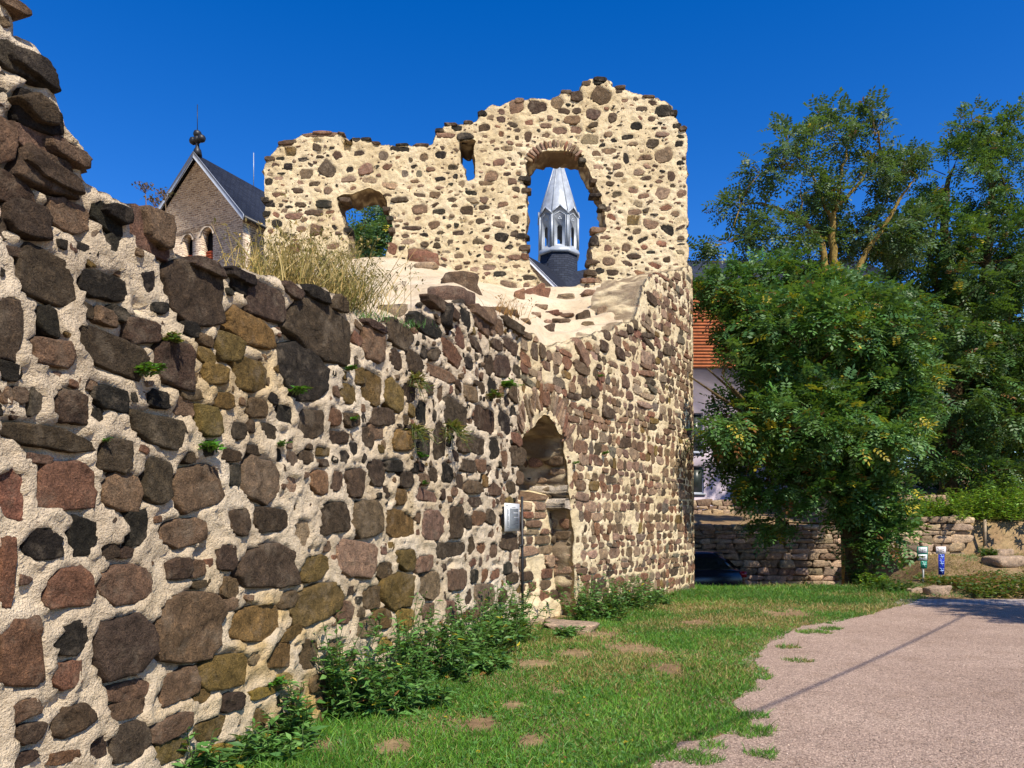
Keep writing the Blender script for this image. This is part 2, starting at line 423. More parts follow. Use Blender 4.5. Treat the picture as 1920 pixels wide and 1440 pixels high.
        if cav: h = h - cav * sstep(0.28, 0.5, fbm(gs * 3.1, gz * 4.2, 5.5, 4, seed + 20)) * (1 - np.clip(o * 2, 0, 1))
        return h
    def build(s, parent, mat, limit=300, name='stone', back=-0.07, near=8.0):
        items = []
        for st in s.stones:
            x, y, Y = s.px_of(st['s'], st['z'])
            vis = (-40 < x < 1960) and (-40 < y < 1480)
            st['area'] = st['w'] * st['h'] * (F_PX / max(Y, .5)) ** 2 * (1 if vis else 0.001); st['Y'] = Y
        s.stones.sort(key=lambda q: -q['area'])
        rest_V, rest_F4, rest_F3, rest_C, nn = [], [], [], [], 0
        for k, st in enumerate(s.stones):
            V, F4, F3 = s.mesh(st, back, st['area'] > 1500)
            cc = np.tile(st['c'], (len(V), 1))
            if k < limit:
                mk(name, V, [F4, F3], mat, parent, cc, smooth=True)
            else:
                rest_V.append(V); rest_F4.append(F4 + nn); rest_F3.append(F3 + nn); rest_C.append(cc); nn += len(V)
        if rest_V:
            mk('small_stones', np.concatenate(rest_V), [np.concatenate(rest_F4), np.concatenate(rest_F3)], mat, parent, np.concatenate(rest_C), smooth=True, kind='stuff')
    def mesh(s, st, back, big):
        P = st['P']; n0 = len(P); rng = s.rng
        size = min(st['w'], st['h'])
        if big:                                        # denser outline for the stones that show large
            n = n0 * 3; a = np.arange(n) / 3.0; i0 = a.astype(int) % n0; i1 = (i0 + 1) % n0; f = (a - a.astype(int))[:, None]
            P = P[i0] * (1 - f) + P[i1] * f; P = P * (1 + rng.uniform(-.03, .03, (n, 1)))
            rings = [(1.02, None), (1.0, .35), (.98, .78), (.93, .98), (.80, 1.0), (.62, 1.0), (.42, 1.0), (.2, 1.0)]
        else:
            n = n0; rings = [(1.02, None), (1.0, .35), (.95, .92), (.82, 1.0), (.5, 1.0)] if st['area'] > 120 else [(1.02, None), (.98, .5), (.86, 1.0)]
        pr = st['prot']; tilt = rng.uniform(-.5, .5, 2) * pr / max(st['w'], .05)
        ph = rng.uniform(0, 100)
        S, Z, D = [], [], []
        for sc_, hh in rings:
            q = P * sc_; S.append(st['s'] + q[:, 0]); Z.append(st['z'] + q[:, 1])
            if hh is None: D.append(np.full(n, back))
            else:
                rough = fbm(q[:, 0] * 8 + ph, q[:, 1] * 8, ph, 2, 2) * (.012 + .12 * size) * (0.4 + .6 * hh) + .016 * fbm(q[:, 0] * 34 + ph, q[:, 1] * 34, ph, 2, 6) * big
                D.append(pr * hh + rough * .6 + (tilt[0] * q[:, 0] + tilt[1] * q[:, 1]) * hh)
        S.append([st['s']]); Z.append([st['z']]); D.append([pr * 1.02 + fbm(ph, 0, ph, 3, 2) * .04 * size])
        V = s.mp(np.concatenate(S), np.concatenate(Z), np.concatenate(D))
        m = len(rings); j = np.arange(n); F4 = []
        for r in range(m - 1): F4.append(np.stack([r * n + j, r * n + (j + 1) % n, (r + 1) * n + (j + 1) % n, (r + 1) * n + j], 1))
        F3 = np.stack([(m - 1) * n + j, (m - 1) * n + (j + 1) % n, np.full(n, m * n)], 1)
        return V, np.concatenate(F4), F3

def slab(name, s0, s1, z0, z1, res, allowed, mp, relief, thick, nseg, mat, parent, tint=None, seed=0, rough=0.05, back=True, core=None):
    nx, ny = int(round((s1 - s0) / res)), int(round((z1 - z0) / res))
    cs, cz = np.meshgrid(s0 + (np.arange(nx) + .5) * res, z0 + (np.arange(ny) + .5) * res)
    w = 0.045
    M = allowed(cs + w * vnoise(cs * 6, cz * 6, 1.0, seed), cs * 0 + cz + w * vnoise(cs * 6, cz * 6, 7.0, seed))
    gs, gz = np.meshgrid(s0 + np.arange(nx + 1) * res, z0 + np.arange(ny + 1) * res)
    Mp = np.pad(M, 1)
    cnt = Mp[:-1, :-1].astype(int) + Mp[1:, :-1] + Mp[:-1, 1:] + Mp[1:, 1:]
    used = cnt > 0; bd = used & (cnt < 4)
    # soften the staircase on the rim
    ps, pz = gs.copy(), gz.copy()
    for _ in range(3):
        w_ = np.pad(bd.astype(float), 1); S_, Z_ = np.pad(ps, 1) * w_, np.pad(pz, 1) * w_
        sm = lambda A: A[:-2, 1:-1] + A[2:, 1:-1] + A[1:-1, :-2] + A[1:-1, 2:]
        k = sm(w_); ok = bd & (k > 0)
        ps[ok] = .5 * ps[ok] + .5 * (sm(S_)[ok] / k[ok]); pz[ok] = .5 * pz[ok] + .5 * (sm(Z_)[ok] / k[ok])
    idf = -np.ones(gs.shape, int); idf[used] = np.arange(used.sum())
    h = relief(ps[used], pz[used])
    rimd = bd[used]
    h = h - 0.02 * rimd
    V = [mp(ps[used], pz[used], h)]; nf = used.sum()
    jj, i2 = np.nonzero(M)
    F = [np.stack([idf[jj, i2], idf[jj, i2 + 1], idf[jj + 1, i2 + 1], idf[jj + 1, i2]], 1)]
    n = nf; prev = idf
    bs, bz = ps[bd], pz[bd]
    for k in range(1, nseg + 1):
        idk = -np.ones(gs.shape, int); idk[bd] = n + np.arange(bd.sum()); d = -thick * k / nseg
        ds_ = rough * fbm(bs * 5, bz * 5, d * 5, 3, seed + 3); dz_ = rough * fbm(bs * 5 + 31, bz * 5, d * 5, 3, seed + 4)
        V.append(mp(bs + ds_, bz + dz_, np.full(bs.shape, d))); n += bd.sum()
        for (dj, di, a, b_) in ((-1, 0, (0, 0), (0, 1)), (1, 0, (1, 1), (1, 0)), (0, -1, (1, 0), (0, 0)), (0, 1, (0, 1), (1, 1))):
            nb = Mp[1 + dj:ny + 1 + dj, 1 + di:nx + 1 + di]; e = M & ~nb; j, i = np.nonzero(e)
            F.append(np.stack([prev[j + a[0], i + a[1]], idk[j + a[0], i + a[1]], idk[j + b_[0], i + b_[1]], prev[j + b_[0], i + b_[1]]], 1)[:, ::-1])
        prev = idk
    # back face
    if back:
      inn = used & ~bd; idb = prev.copy(); idb[inn] = n + np.arange(inn.sum())
      V.append(mp(ps[inn], pz[inn], np.full(inn.sum(), -thick)))
      F.append(np.stack([idb[jj, i2], idb[jj + 1, i2], idb[jj + 1, i2 + 1], idb[jj, i2 + 1]], 1))
    V = np.concatenate(V)
    C = np.ones((len(V), 3)) if tint is None else tint(V)
    if core is not None:                                  # rubble core bared in the reveals, tinted darker to stand in for their shade
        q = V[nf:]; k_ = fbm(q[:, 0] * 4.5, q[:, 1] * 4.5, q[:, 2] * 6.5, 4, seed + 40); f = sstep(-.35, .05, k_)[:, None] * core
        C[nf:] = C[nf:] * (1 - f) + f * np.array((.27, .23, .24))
    return mk(name, V, np.concatenate(F), mat, parent, C, smooth=True)

# ------------------------------------------------------------------ the front wall (curtain wall + tower wall along one bent line)
LINE = Path([(-3.1, 1.5), (-1.5, 6.47), (-0.5, 9.58), (0.13, 11.55), (1.12, 13.1), (2.3, 14.98), (3.5, 16.9), (4.28, 18.1), (4.62, 18.8), (4.66, 19.6), (4.5, 20.8)], 2)
S_B = float(LINE.s_of(974)); S_C = float(LINE.s_of(1081)); S_E = LINE.L
S_X0 = float(LINE.s_of(0))
TOP_PX = [(-60, -260), (-25, -110), (22, -10), (45, 70), (98, 108), (104, 165), (116, 212), (121, 250), (158, 278), (163, 345), (235, 383), (300, 395),
          (318, 462), (390, 490), (520, 526), (630, 553), (660, 588), (770, 610), (800, 588), (850, 562), (880, 578), (935, 590), (1005, 626), (1022, 648), (1080, 640),
          (1120, 625), (1192, 600), (1200, 572), (1210, 532), (1226, 514), (1288, 502), (1300, 500)]
tp = np.array([LINE.sz(x, y) for x, y in TOP_PX if x >= 0])
TOP_S = np.r_[0, S_X0 - 0.9, S_X0 - .35, tp[:, 0], S_E]; TOP_Z = np.r_[5.6, 5.2, 4.7, tp[:, 1], tp[-1, 1]]
def top_z(s): return np.interp(s, TOP_S, TOP_Z)
NICHE_PX = [(974, 1178), (974, 1000), (970, 930), (972, 870), (984, 822), (1000, 800), (1014, 786), (1022, 774), (1036, 786), (1050, 806), (1060, 824),
            (1064, 850), (1068, 880), (1072, 930), (1076, 1000), (1080, 1100), (1083, 1165)]
NICHE = [tuple(map(float, LINE.sz(x, y))) for x, y in NICHE_PX]
ZONE_LICHEN = [(440, 690, 110, 110, .8), (480, 1190, 160, 130, .9), (600, 1330, 150, 110, 1.0), (740, 1130, 90, 90, .7), (760, 960, 80, 80, .5), (750, 820, 60, 70, .5), (340, 1310, 120, 90, .4)]
def lichen(px, py):
    v = 0
    for x, y, a, b_, k in ZONE_LICHEN: v = np.maximum(v, k * np.exp(-(((px - x) / a) ** 2 + ((py - y) / b_) ** 2)))
    return v
LZ = [(*LINE.sz(x, y), a, b_, k) for x, y, a, b_, k in ZONE_LICHEN]
def lich_tint(V):
    px, py = CX + F_PX * V[:, 0] / np.maximum(V[:, 1], .5), HY - F_PX * (V[:, 2] - EYE) / np.maximum(V[:, 1], .5)
    l = lichen(px, py) * np.clip(.6 + 1.2 * fbm(V[:, 0] * 5, V[:, 1] * 5, V[:, 2] * 5, 4, 77), 0, 1)
    g_ = np.clip(fbm(V[:, 0] * 2.2, V[:, 1] * 2.2, V[:, 2] * 2.2, 4, 15) * 1.3, -1, 1)[:, None]
    return 1 - l[:, None] * (1 - np.array([[.80, .66, .34]])) - .13 * np.clip(g_, 0, 1) * np.array([[.9, 1, 1.1]])
def px_front(s, z):
    Y = float(LINE.y_of(s)); X = float(np.interp(s, LINE.sg, LINE.X)); return CX + F_PX * X / Y, HY - F_PX * (z - EYE) / Y, Y

def front_map(s, z, d): return LINE.map(s, z, d, 0.006)

# stones read off the photograph: crop (origin, scale), centre, size, tone, tilt
CROPS = {1: (0, 0, 3.0), 3: (0, 460, 2.667), 4: (0, 900, 2.667), 5: (640, 520, 2.743), 6: (600, 860, 2.667)}
HAND = {1: '40 15 90 60 b;15 90 90 110 b;55 160 130 110 b;150 370 320 150 k;160 470 240 120 k;20 460 80 150 k;230 640 260 190 k;40 790 130 290 b;290 810 420 160 b;280 970 330 210 d;90 1060 260 170 d;170 1240 270 220 d;400 1210 230 200 b;620 1220 200 160 k;655 1370 90 150 k;860 1300 230 260 b;20 1290 60 130 d;500 1400 130 50 k;130 1420 300 60 d',
3: '240 150 300 280 d;530 205 260 150 k;745 200 65 130 k;980 240 300 330 d;50 410 130 330 d;240 375 100 160 k;265 540 220 150 b;570 540 330 190 d;880 590 200 250 d;50 630 110 100 k;1260 420 240 160 o;1080 640 130 110 o;1250 650 180 180 o;1030 550 100 80 o;1150 510 130 130 o;1340 550 60 120 o;1520 640 280 300 k;1340 280 200 170 d;1605 420 340 270 d;1870 490 120 200 b;1860 710 110 180 o;190 770 70 170 k;355 810 160 180 d;560 770 180 130 k;500 870 80 110 k;240 955 480 115 d;580 1050 170 180 d;800 930 280 160 d;1050 880 130 170 o;1290 815 110 100 d;1190 925 85 90 d;1555 890 140 150 d;1430 850 80 110 k;1675 860 70 100 r;1120 780 90 90 o;970 740 110 70 d;930 810 110 100 b;800 770 100 100 k;200 1065 150 50 b;60 1230 140 290 r;340 1200 290 250 r;615 1230 190 200 b;780 1180 130 240 d;990 1210 260 220 b;1300 1170 210 240 b;1590 1185 90 130 r;1680 1180 70 110 b;1780 1190 100 160 d;1880 1140 90 150 d;1680 1360 150 190 d;1355 1375 190 130 d;1840 1370 150 180 b;1155 1050 100 70 d;950 1060 70 60 d;1265 1020 110 50 d;1700 960 110 70 d;1350 930 80 80 d;725 430 170 120 d;600 340 120 80 k;960 420 80 80 k;1030 475 80 60 d;540 360 110 90 b;450 690 100 60 b;1840 960 80 110 d;1745 740 80 100 o;1200 200 90 80 k;1190 310 60 80 d;1240 130 130 100 b;1400 200 140 90 k;1490 230 70 90 k;1560 240 60 90 k;1640 270 110 120 d;1465 1200 80 100 p;1170 1150 60 120 k;1890 930 80 90 b;110 750 80 90 b;30 750 70 100 b;700 530 60 70 k;860 720 90 60 d;1620 1030 100 50 o;1460 1070 60 80 d;1530 1060 70 70 d',
4: '920 260 250 160 b;210 320 200 170 k;415 285 150 190 k;565 220 50 80 d;685 240 110 190 k;1195 210 100 140 d;560 350 110 90 d;640 360 80 60 d;350 530 250 220 r;620 530 280 210 b;890 440 120 110 d;990 440 80 100 b;1130 390 110 140 d;1340 430 300 230 d;1580 440 150 140 o;1785 400 200 190 p;30 460 90 380 r;960 740 340 340 b;620 830 310 330 d;1275 720 240 170 o;1580 620 260 190 o;350 800 180 160 k;100 860 230 360 r;330 980 150 150 r;1120 960 240 180 o;900 1030 200 170 b;1160 1110 120 100 d;650 1050 240 100 b;650 1145 240 100 b;1540 870 110 150 d;1390 880 130 130 o;120 1150 160 110 b;360 1195 230 160 d;150 1270 140 110 d;480 1330 100 150 d;320 1380 160 70 r;640 1310 190 200 d;850 1240 210 120 b;1040 1250 160 110 o;1300 1190 100 110 o;860 1350 200 120 o;1120 1370 230 130 y;1860 590 90 120 d;1830 740 110 100 p;1440 600 90 80 d;1150 540 90 110 b;1010 520 90 40 d;1150 620 90 70 p;1410 1000 120 70 y;1310 1060 130 60 y;1460 760 100 70 o;110 1400 180 60 d;1500 1180 120 120 y;1680 990 80 140 o;1010 1080 90 70 o',
5: '170 350 110 190 b;300 290 130 140 d;570 390 100 110 r;380 440 90 110 d;450 250 160 90 k;510 180 190 110 k;640 210 60 100 k;725 210 90 140 b;890 255 110 100 d;970 290 60 70 d;805 345 60 60 d;870 350 80 70 d;690 340 80 50 d;165 570 110 190 o;270 610 90 170 o;90 510 60 90 o;30 580 80 110 o;215 715 120 100 d;150 820 100 110 o;205 830 50 90 o;315 840 110 110 o;590 710 130 140 d;740 730 110 130 d;835 740 70 110 k;830 460 90 110 d;760 450 50 110 d;660 440 50 60 k;920 490 80 70 d;520 500 150 70 b;665 600 80 80 b;900 830 60 70 r;905 920 90 110 d;785 880 60 120 k;690 860 100 90 d;630 860 70 90 d;650 970 80 70 d;715 970 60 70 r;540 1010 60 110 k;475 1010 50 80 d;330 1040 70 90 d;70 1060 100 170 b;165 1020 100 130 o;265 970 110 70 k;680 1080 110 70 b;790 1090 60 70 b;690 1155 90 50 d;440 1120 120 60 b;305 1130 60 90 o;130 1230 160 210 b;310 1270 150 150 o;470 1270 120 170 b;590 1260 90 170 d;705 1240 80 80 r;765 1230 50 80 d;650 1260 40 70 d;860 1360 110 90 d;560 1400 170 80 d;715 1390 50 60 r;870 1080 50 70 d;240 250 60 60 d;420 1040 60 60 b;610 1050 40 80 d',
6: '65 300 160 210 d;190 520 190 160 b;325 555 80 80 d;430 510 100 110 o;520 525 90 90 b;590 480 80 110 k;245 690 90 130 d;395 660 170 180 o;550 630 110 140 p;680 605 110 120 b;765 590 40 70 k;820 580 40 60 r;875 580 50 50 r;930 550 50 60 k;960 600 60 60 d;820 690 100 140 p;910 690 50 70 d;30 700 100 220 b;420 810 90 130 y;230 860 80 100 p;150 660 60 50 d;195 770 40 60 d;650 760 60 120 b;760 520 40 40 r;800 455 40 50 r;120 770 80 120 b;310 800 90 100 o;540 760 80 80 b;750 780 100 60 r;320 930 90 80 y'}

def hand(lay, which, line_sz, y_of, s_of=None, prot=(0.006, 0.045)):
    for key in which:
        ox, oy, sc_ = CROPS[key]
        for it in HAND[key].split(';'):
            q = it.split(); cx, cy, w, h = [float(v) for v in q[:4]]; t = q[4]; rot = math.radians(float(q[5])) if len(q) > 5 else lay.rng.normal(0, .08)
            x, y, w, h = ox + cx / sc_, oy + cy / sc_, w / sc_, h / sc_
            s_, z_ = line_sz(x, y); sa, _ = line_sz(x - w / 2, y); sb, _ = line_sz(x + w / 2, y)
            Y = float(y_of(s_)); W = float(sb - sa); H = h * Y / F_PX
            lay.put(float(s_), float(z_), W * 1.07, H * 1.07, t, rot, 0.0, 0.28, lay.rng.uniform(*prot) * min(1, (min(W, H) / .18) ** .5), need=.8, box=lay.rng.uniform(2.6, 4.0), jag=.13, n=13)

# ---- curtain wall
base = LINE.map(np.array([S_B * .5]), np.array([0.]), np.array([0.]))[0]
CW = thing('curtain_wall', 'long rubble stone wall in the foreground running from the left edge to the niche', 'wall', base)
def ok_curtain(s, z): return (z < top_z(s)) & (s <= S_B)
lay = Layout(0.0, S_B, -0.05, 5.7, ok_curtain, front_map, 11, px_front)
hand(lay, [1, 3, 4, 5, 6], LINE.sz, LINE.y_of)
UP = dict(k=3, d=4, b=3, r=1, o=.8); LO = dict(d=3, b=4, r=2, p=1.3, o=1.2, k=.8)
lay.fill([(.36, 1100), (.27, 2000), (.20, 3400), (.14, 5200), (.10, 7000), (.07, 6500)], (0.7, 2.0), UP, .011, (.0, .045), .2, zone=lambda s, z: z > 1.9, jag=.2)
lay.fill([(.38, 1000), (.27, 1800), (.20, 3000), (.14, 4200), (.10, 3600), (.07, 2600)], (0.7, 2.0), LO, .016, (-.01, .03), .16, jag=.2)
def tint_cap(V): return lich_tint(V)
slab('masonry_core', 0.0, S_B, -0.35, 5.75, 0.03, ok_curtain, front_map, lambda s, z: lay.relief(s, z, .036, .026, .05, .10 , 3), 1.25, 7, M_MORTAR, CW, tint_cap, 3, .07, False)
# coping stones that break the skyline of the wall head
for x, y, w, h, t in [(20, 12, 60, 30, 'b'), (60, 125, 95, 52, 'k'), (70, 205, 85, 52, 'd'), (125, 290, 80, 32, 'b'), (95, 325, 130, 40, 'd'), (215, 400, 55, 34, 'k'), (295, 430, 60, 75, 'b'),
                      (385, 500, 60, 30, 'd'), (450, 520, 60, 24, 'k'), (545, 545, 40, 30, 'd'), (590, 552, 50, 28, 'k'), (635, 570, 30, 34, 'd'), (700, 612, 50, 20, 'd'), (830, 575, 60, 26, 'd'), (905, 592, 50, 22, 'b'), (960, 610, 44, 22, 'd')]:
    s_, z_ = LINE.sz(x, y); Y = float(LINE.y_of(s_)); W = float(LINE.s_of(x + w / 2) - LINE.s_of(x - w / 2)); H = h * Y / F_PX
    lay.put(float(s_), float(z_), W, H, t, 0, 0, prot=.07, force=True, jag=.18)
for q in lay.stones:
    q['l'] = lichen(*[np.array(v) for v in px_front(q['s'], q['z'])[:2]])
    if q['t'] in 'bdp' and q['l'] > .35: q['c'] = q['c'] * (1 - .6 * q['l']) + np.array(TONES['o']) * .7 * q['l']
lay.build(CW, M_STONE, 300)
print('curtain stones', len(lay.stones))

# ---- tower wall with the niche
base = LINE.map(np.array([(S_B + S_E) * .5]), np.array([0.]), np.array([-.3]))[0]
TW = thing('tower_wall', 'tall curving rubble wall right of the niche with pale pointing and a rounded right corner', 'wall', base)
def ok_tower(s, z): return (z < top_z(s)) & (s > S_B) & ~inpoly(s, z, NICHE)
lt = Layout(S_B, S_E, -0.05, 8.3, ok_tower, front_map, 23, px_front)
CROPS[7] = (880, 480, 4.364)
HAND[7] = '930 790 130 120 b -35;925 920 150 100 b;955 1110 60 110 d;1035 1110 65 100 d;1110 740 70 90 d;1240 800 80 90 d;1460 960 130 50 r;1490 1030 90 55 d;1455 905 110 35 b;1470 650 120 45 d;1480 720 100 50 d;1460 1150 130 50 p;1500 1090 80 50 g;1460 840 110 120 p;1440 1220 120 50 p;1470 585 120 40 p;1630 780 80 70 d;1500 350 80 90 d;1500 190 90 55 r;1600 170 120 30 r;540 780 60 140 d;600 780 40 120 d;630 1170 60 130 r;1140 1280 110 100 d;1280 1030 60 120 b;1370 560 40 80 d;1320 600 50 70 d'
hand(lt, [7], LINE.sz, LINE.y_of, prot=(.02, .05))
# voussoirs of the niche head
na = [LINE.sz(x, y) for x, y in [(966, 800), (977, 782), (990, 766), (1003, 753), (1016, 745), (1030, 748), (1042, 760), (1053, 776), (1062, 793), (1069, 812)]]
for k, (s_, z_) in enumerate(na):
    lt.put(float(s_), float(z_), .085, .46, 'rppp'[k % 4], [.75, .6, .45, .3, .1, -.1, -.3, -.45, -.6, -.75][k], 0, .6, .03, force=True, box=4, jag=.08)
    if k < 9: s2, z2 = (np.array(na[k]) + np.array(na[k + 1])) / 2; lt.put(float(s2), float(z2), .06, .42, 'bppp'[k % 4], [.68, .52, .38, .2, 0, -.2, -.38, -.52, -.68][k], 0, .6, .025, force=True, box=4, jag=.08)
# coursed rubble
z = 0.02
while z < 8.2:
    hgt = lt.rng.uniform(.11, .24); s_ = S_B + lt.rng.uniform(0, .1)
    wig = lt.rng.uniform(0, 9)
    while s_ < S_E:
        w = lt.rng.uniform(.12, .36) if lt.rng.random() < .75 else lt.rng.uniform(.35, .6)
        zz = z + hgt / 2 + .05 * float(fbm(s_ * .8, wig, z, 2, 4)); up = sstep(5.0, 6.5, zz)
        if lt.rng.random() > .04 + .12 * up:
            h2 = hgt * lt.rng.uniform(.8, 1.2); g_ = lt.rng.uniform(.012, .032)
            t = lt.rng.choice(list('bbdrppgo'), p=[.24, .16, .09, .17, .12, .12, .06, .04])
            lt.put(s_ + w / 2, zz, w * 1.06 - g_, h2 * 1.08 - g_, t, lt.rng.normal(0, .06), 0.0, .2, lt.rng.uniform(-.004, .022), need=.9, box=3.4, jag=.15)
        s_ += w
    z += hgt
lt.fill([(.09, 2500), (.06, 4000)], (.7, 1.6), dict(b=3, d=1, r=1, p=2), .008, (.0, .012))
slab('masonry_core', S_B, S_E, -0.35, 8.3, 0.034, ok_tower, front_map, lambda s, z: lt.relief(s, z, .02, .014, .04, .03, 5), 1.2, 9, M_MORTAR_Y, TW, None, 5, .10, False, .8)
lt.build(TW, M_STONE_F, 300)
print('tower stones', len(lt.stones))
# back of the niche
def niche_map(s, z, d):                                  # the lower part is walled up, the head stays a deep hole
    zf = 1.72 + .55 * (np.asarray(s, float) - S_B) / (S_C - S_B)
    return LINE.map(s, z, d - .42 - .72 * sstep(zf - .08, zf + .12, np.asarray(z, float)), 0.0)
nz_top = max(z for s, z in NICHE) + .25
def ok_nb(s, z): return (s > S_B - .5) & (s < S_C + .4) & (z < nz_top)
ln = Layout(S_B - .5, S_C + .4, -0.05, nz_top, ok_nb, niche_map, 31, px_front)
z = 0.25
while z < nz_top:
    hgt = ln.rng.uniform(.12, .24); s_ = S_B - .5
    while s_ < S_C + .4:
        w = ln.rng.uniform(.25, .6)
        if ln.rng.random() > .12: ln.put(s_ + w / 2, z + hgt / 2, w * 1.05 - .02, hgt * 1.08 - .02, ln.rng.choice(list('bbddrp')), 0, .0, .15, ln.rng.uniform(.01, .07), need=.85, box=4, jag=.14)
        s_ += w
    z += hgt
slab('niche_back', S_B - .5, S_C + .4, -0.3, nz_top, 0.04, ok_nb, niche_map, lambda s, z: ln.relief(s, z, .03, .02, .04, .03, 8) + .10 * sstep(.75, .1, z), .45, 2, M_MORTAR_Y, TW, None, 8)
ln.build(TW, M_STONE_F, 120)
# far jamb of the niche: coursed stones on the side face, and the pale dressed blocks that carry the arch
jz = np.array([z for s, z in NICHE[-6:]])[::-1]; js = np.array([s for s, z in NICHE[-6:]])[::-1]
def jamb_map(a, z, d): return front_map(np.interp(z, jz, js) - d + .01, z, -np.asarray(a, float))
lj = Layout(.06, .92, 0.1, 2.75, lambda a, z: (a > .05) & (a < .93), jamb_map, 37, px_front); lj.px_of = lambda a, z: px_front(S_C, z)
z = .3
while z < 2.7:
    hgt = lj.rng.uniform(.12, .24); a_ = .04
    while a_ < .9:
        w = lj.rng.uniform(.2, .5)
        if lj.rng.random() > .15: lj.put(a_ + w / 2, z + hgt / 2, w * 1.04 - .03, hgt * 1.05 - .03, lj.rng.choice(list('bbdrpp')), 0, 0, .15, lj.rng.uniform(.0, .06), need=.8, box=4, jag=.15)
        a_ += w
    z += hgt
lj.build(TW, M_STONE_F, 80)
for k, (zc, hh, ww, d1) in enumerate([(2.22, .24, .34, -.06), (1.98, .20, .46, -.03), (2.53, .30, .24, -.08)]):
    q = dict(s=S_C - ww / 2 + .06, z=zc, P=ln.shape(ww, hh, 0, 3, 11, .06), w=.5, h=.3, c=np.array((.46, .40, .33)), prot=d1, t='p', area=2000)
    sv = ln.mp; ln.mp = front_map; Vq, F4q, F3q = ln.mesh(q, -.8, True); ln.mp = sv
    mk('dressed_block', Vq, [F4q, F3q], M_STONE_F, TW, np.tile(q['c'], (len(Vq), 1)), smooth=True)
# ------------------------------------------------------------------ window wall of the ruin
YW = 18.6
def wx(px): return (px - CX) / F_PX * YW
def wz(py): return EYE - (py - HY) / F_PX * YW
def c2(pts): return [(wx(480 + x * .4375), wz(130 + y * .4375)) for x, y in pts]
OUT = c2([(25, 1010), (35, 840), (38, 560), (30, 470), (40, 400), (70, 365), (110, 318), (180, 290), (200, 275), (370, 268), (380, 302), (420, 290), (530, 316), (545, 330), (600, 325), (660, 322),
          (755, 323), (765, 290), (800, 245), (860, 235), (940, 225), (960, 190), (1000, 157), (1100, 140), (1150, 127), (1260, 130), (1310, 97), (1390, 92), (1402, 52), (1450, 36), (1510, 42),
          (1525, 66), (1570, 76), (1640, 110), (1740, 125), (1780, 160), (1812, 218), (1825, 246), (1850, 282), (1848, 450), (1852, 880), (1852, 1010)])
LWIN = c2([(395, 860), (392, 700), (378, 640), (352, 580), (340, 546), (420, 524), (490, 510), (530, 525), (560, 570), (576, 620), (586, 690), (580, 740), (556, 800), (552, 860)])
RWIN = c2([(1172, 845), (1160, 700), (1158, 560), (1148, 480), (1162, 405), (1195, 368), (1260, 345), (1335, 345), (1392, 365), (1432, 430), (1462, 500), (1482, 560), (1494, 620), (1500, 675), (1470, 690),
           (1440, 720), (1436, 770), (1432, 850), (1418, 905), (1385, 912), (1350, 938), (1250, 934), (1205, 880)])
SLIT = c2([(868, 300), (938, 300), (938, 480), (905, 482), (880, 400)])
HOLES = [c2([(128, 340), (170, 340), (170, 372), (128, 372)]), c2([(365, 292), (410, 292), (405, 348), (365, 345)]), c2([(1590, 630), (1642, 630), (1642, 668), (1590, 668)])]
Z_W0 = wz(130 + 1010 * .4375)
def ok_win(x, z): return inpoly(x, z, OUT) & ~inpoly(x, z, LWIN) & ~inpoly(x, z, RWIN) & ~inpoly(x, z, SLIT)
def ok_stone(x, z):
    m = ok_win(x, z)
    for h_ in HOLES: m &= ~inpoly(x, z, h_)
    return m
def win_map(x, z, d): x = np.asarray(x, float); return np.stack([x, YW - d + 0 * x, np.broadcast_to(z, x.shape)], -1)
def px_win(x, z): return CX + F_PX * x / YW, HY - F_PX * (z - EYE) / YW, YW
WW = thing('window_wall', 'ruined upper wall of dark stones in yellow mortar with two arched window openings', 'wall', (wx(890), YW + .4, Z_W0))
lw = Layout(wx(490), wx(1294), Z_W0, 12.8, ok_stone, win_map, 41, px_win)
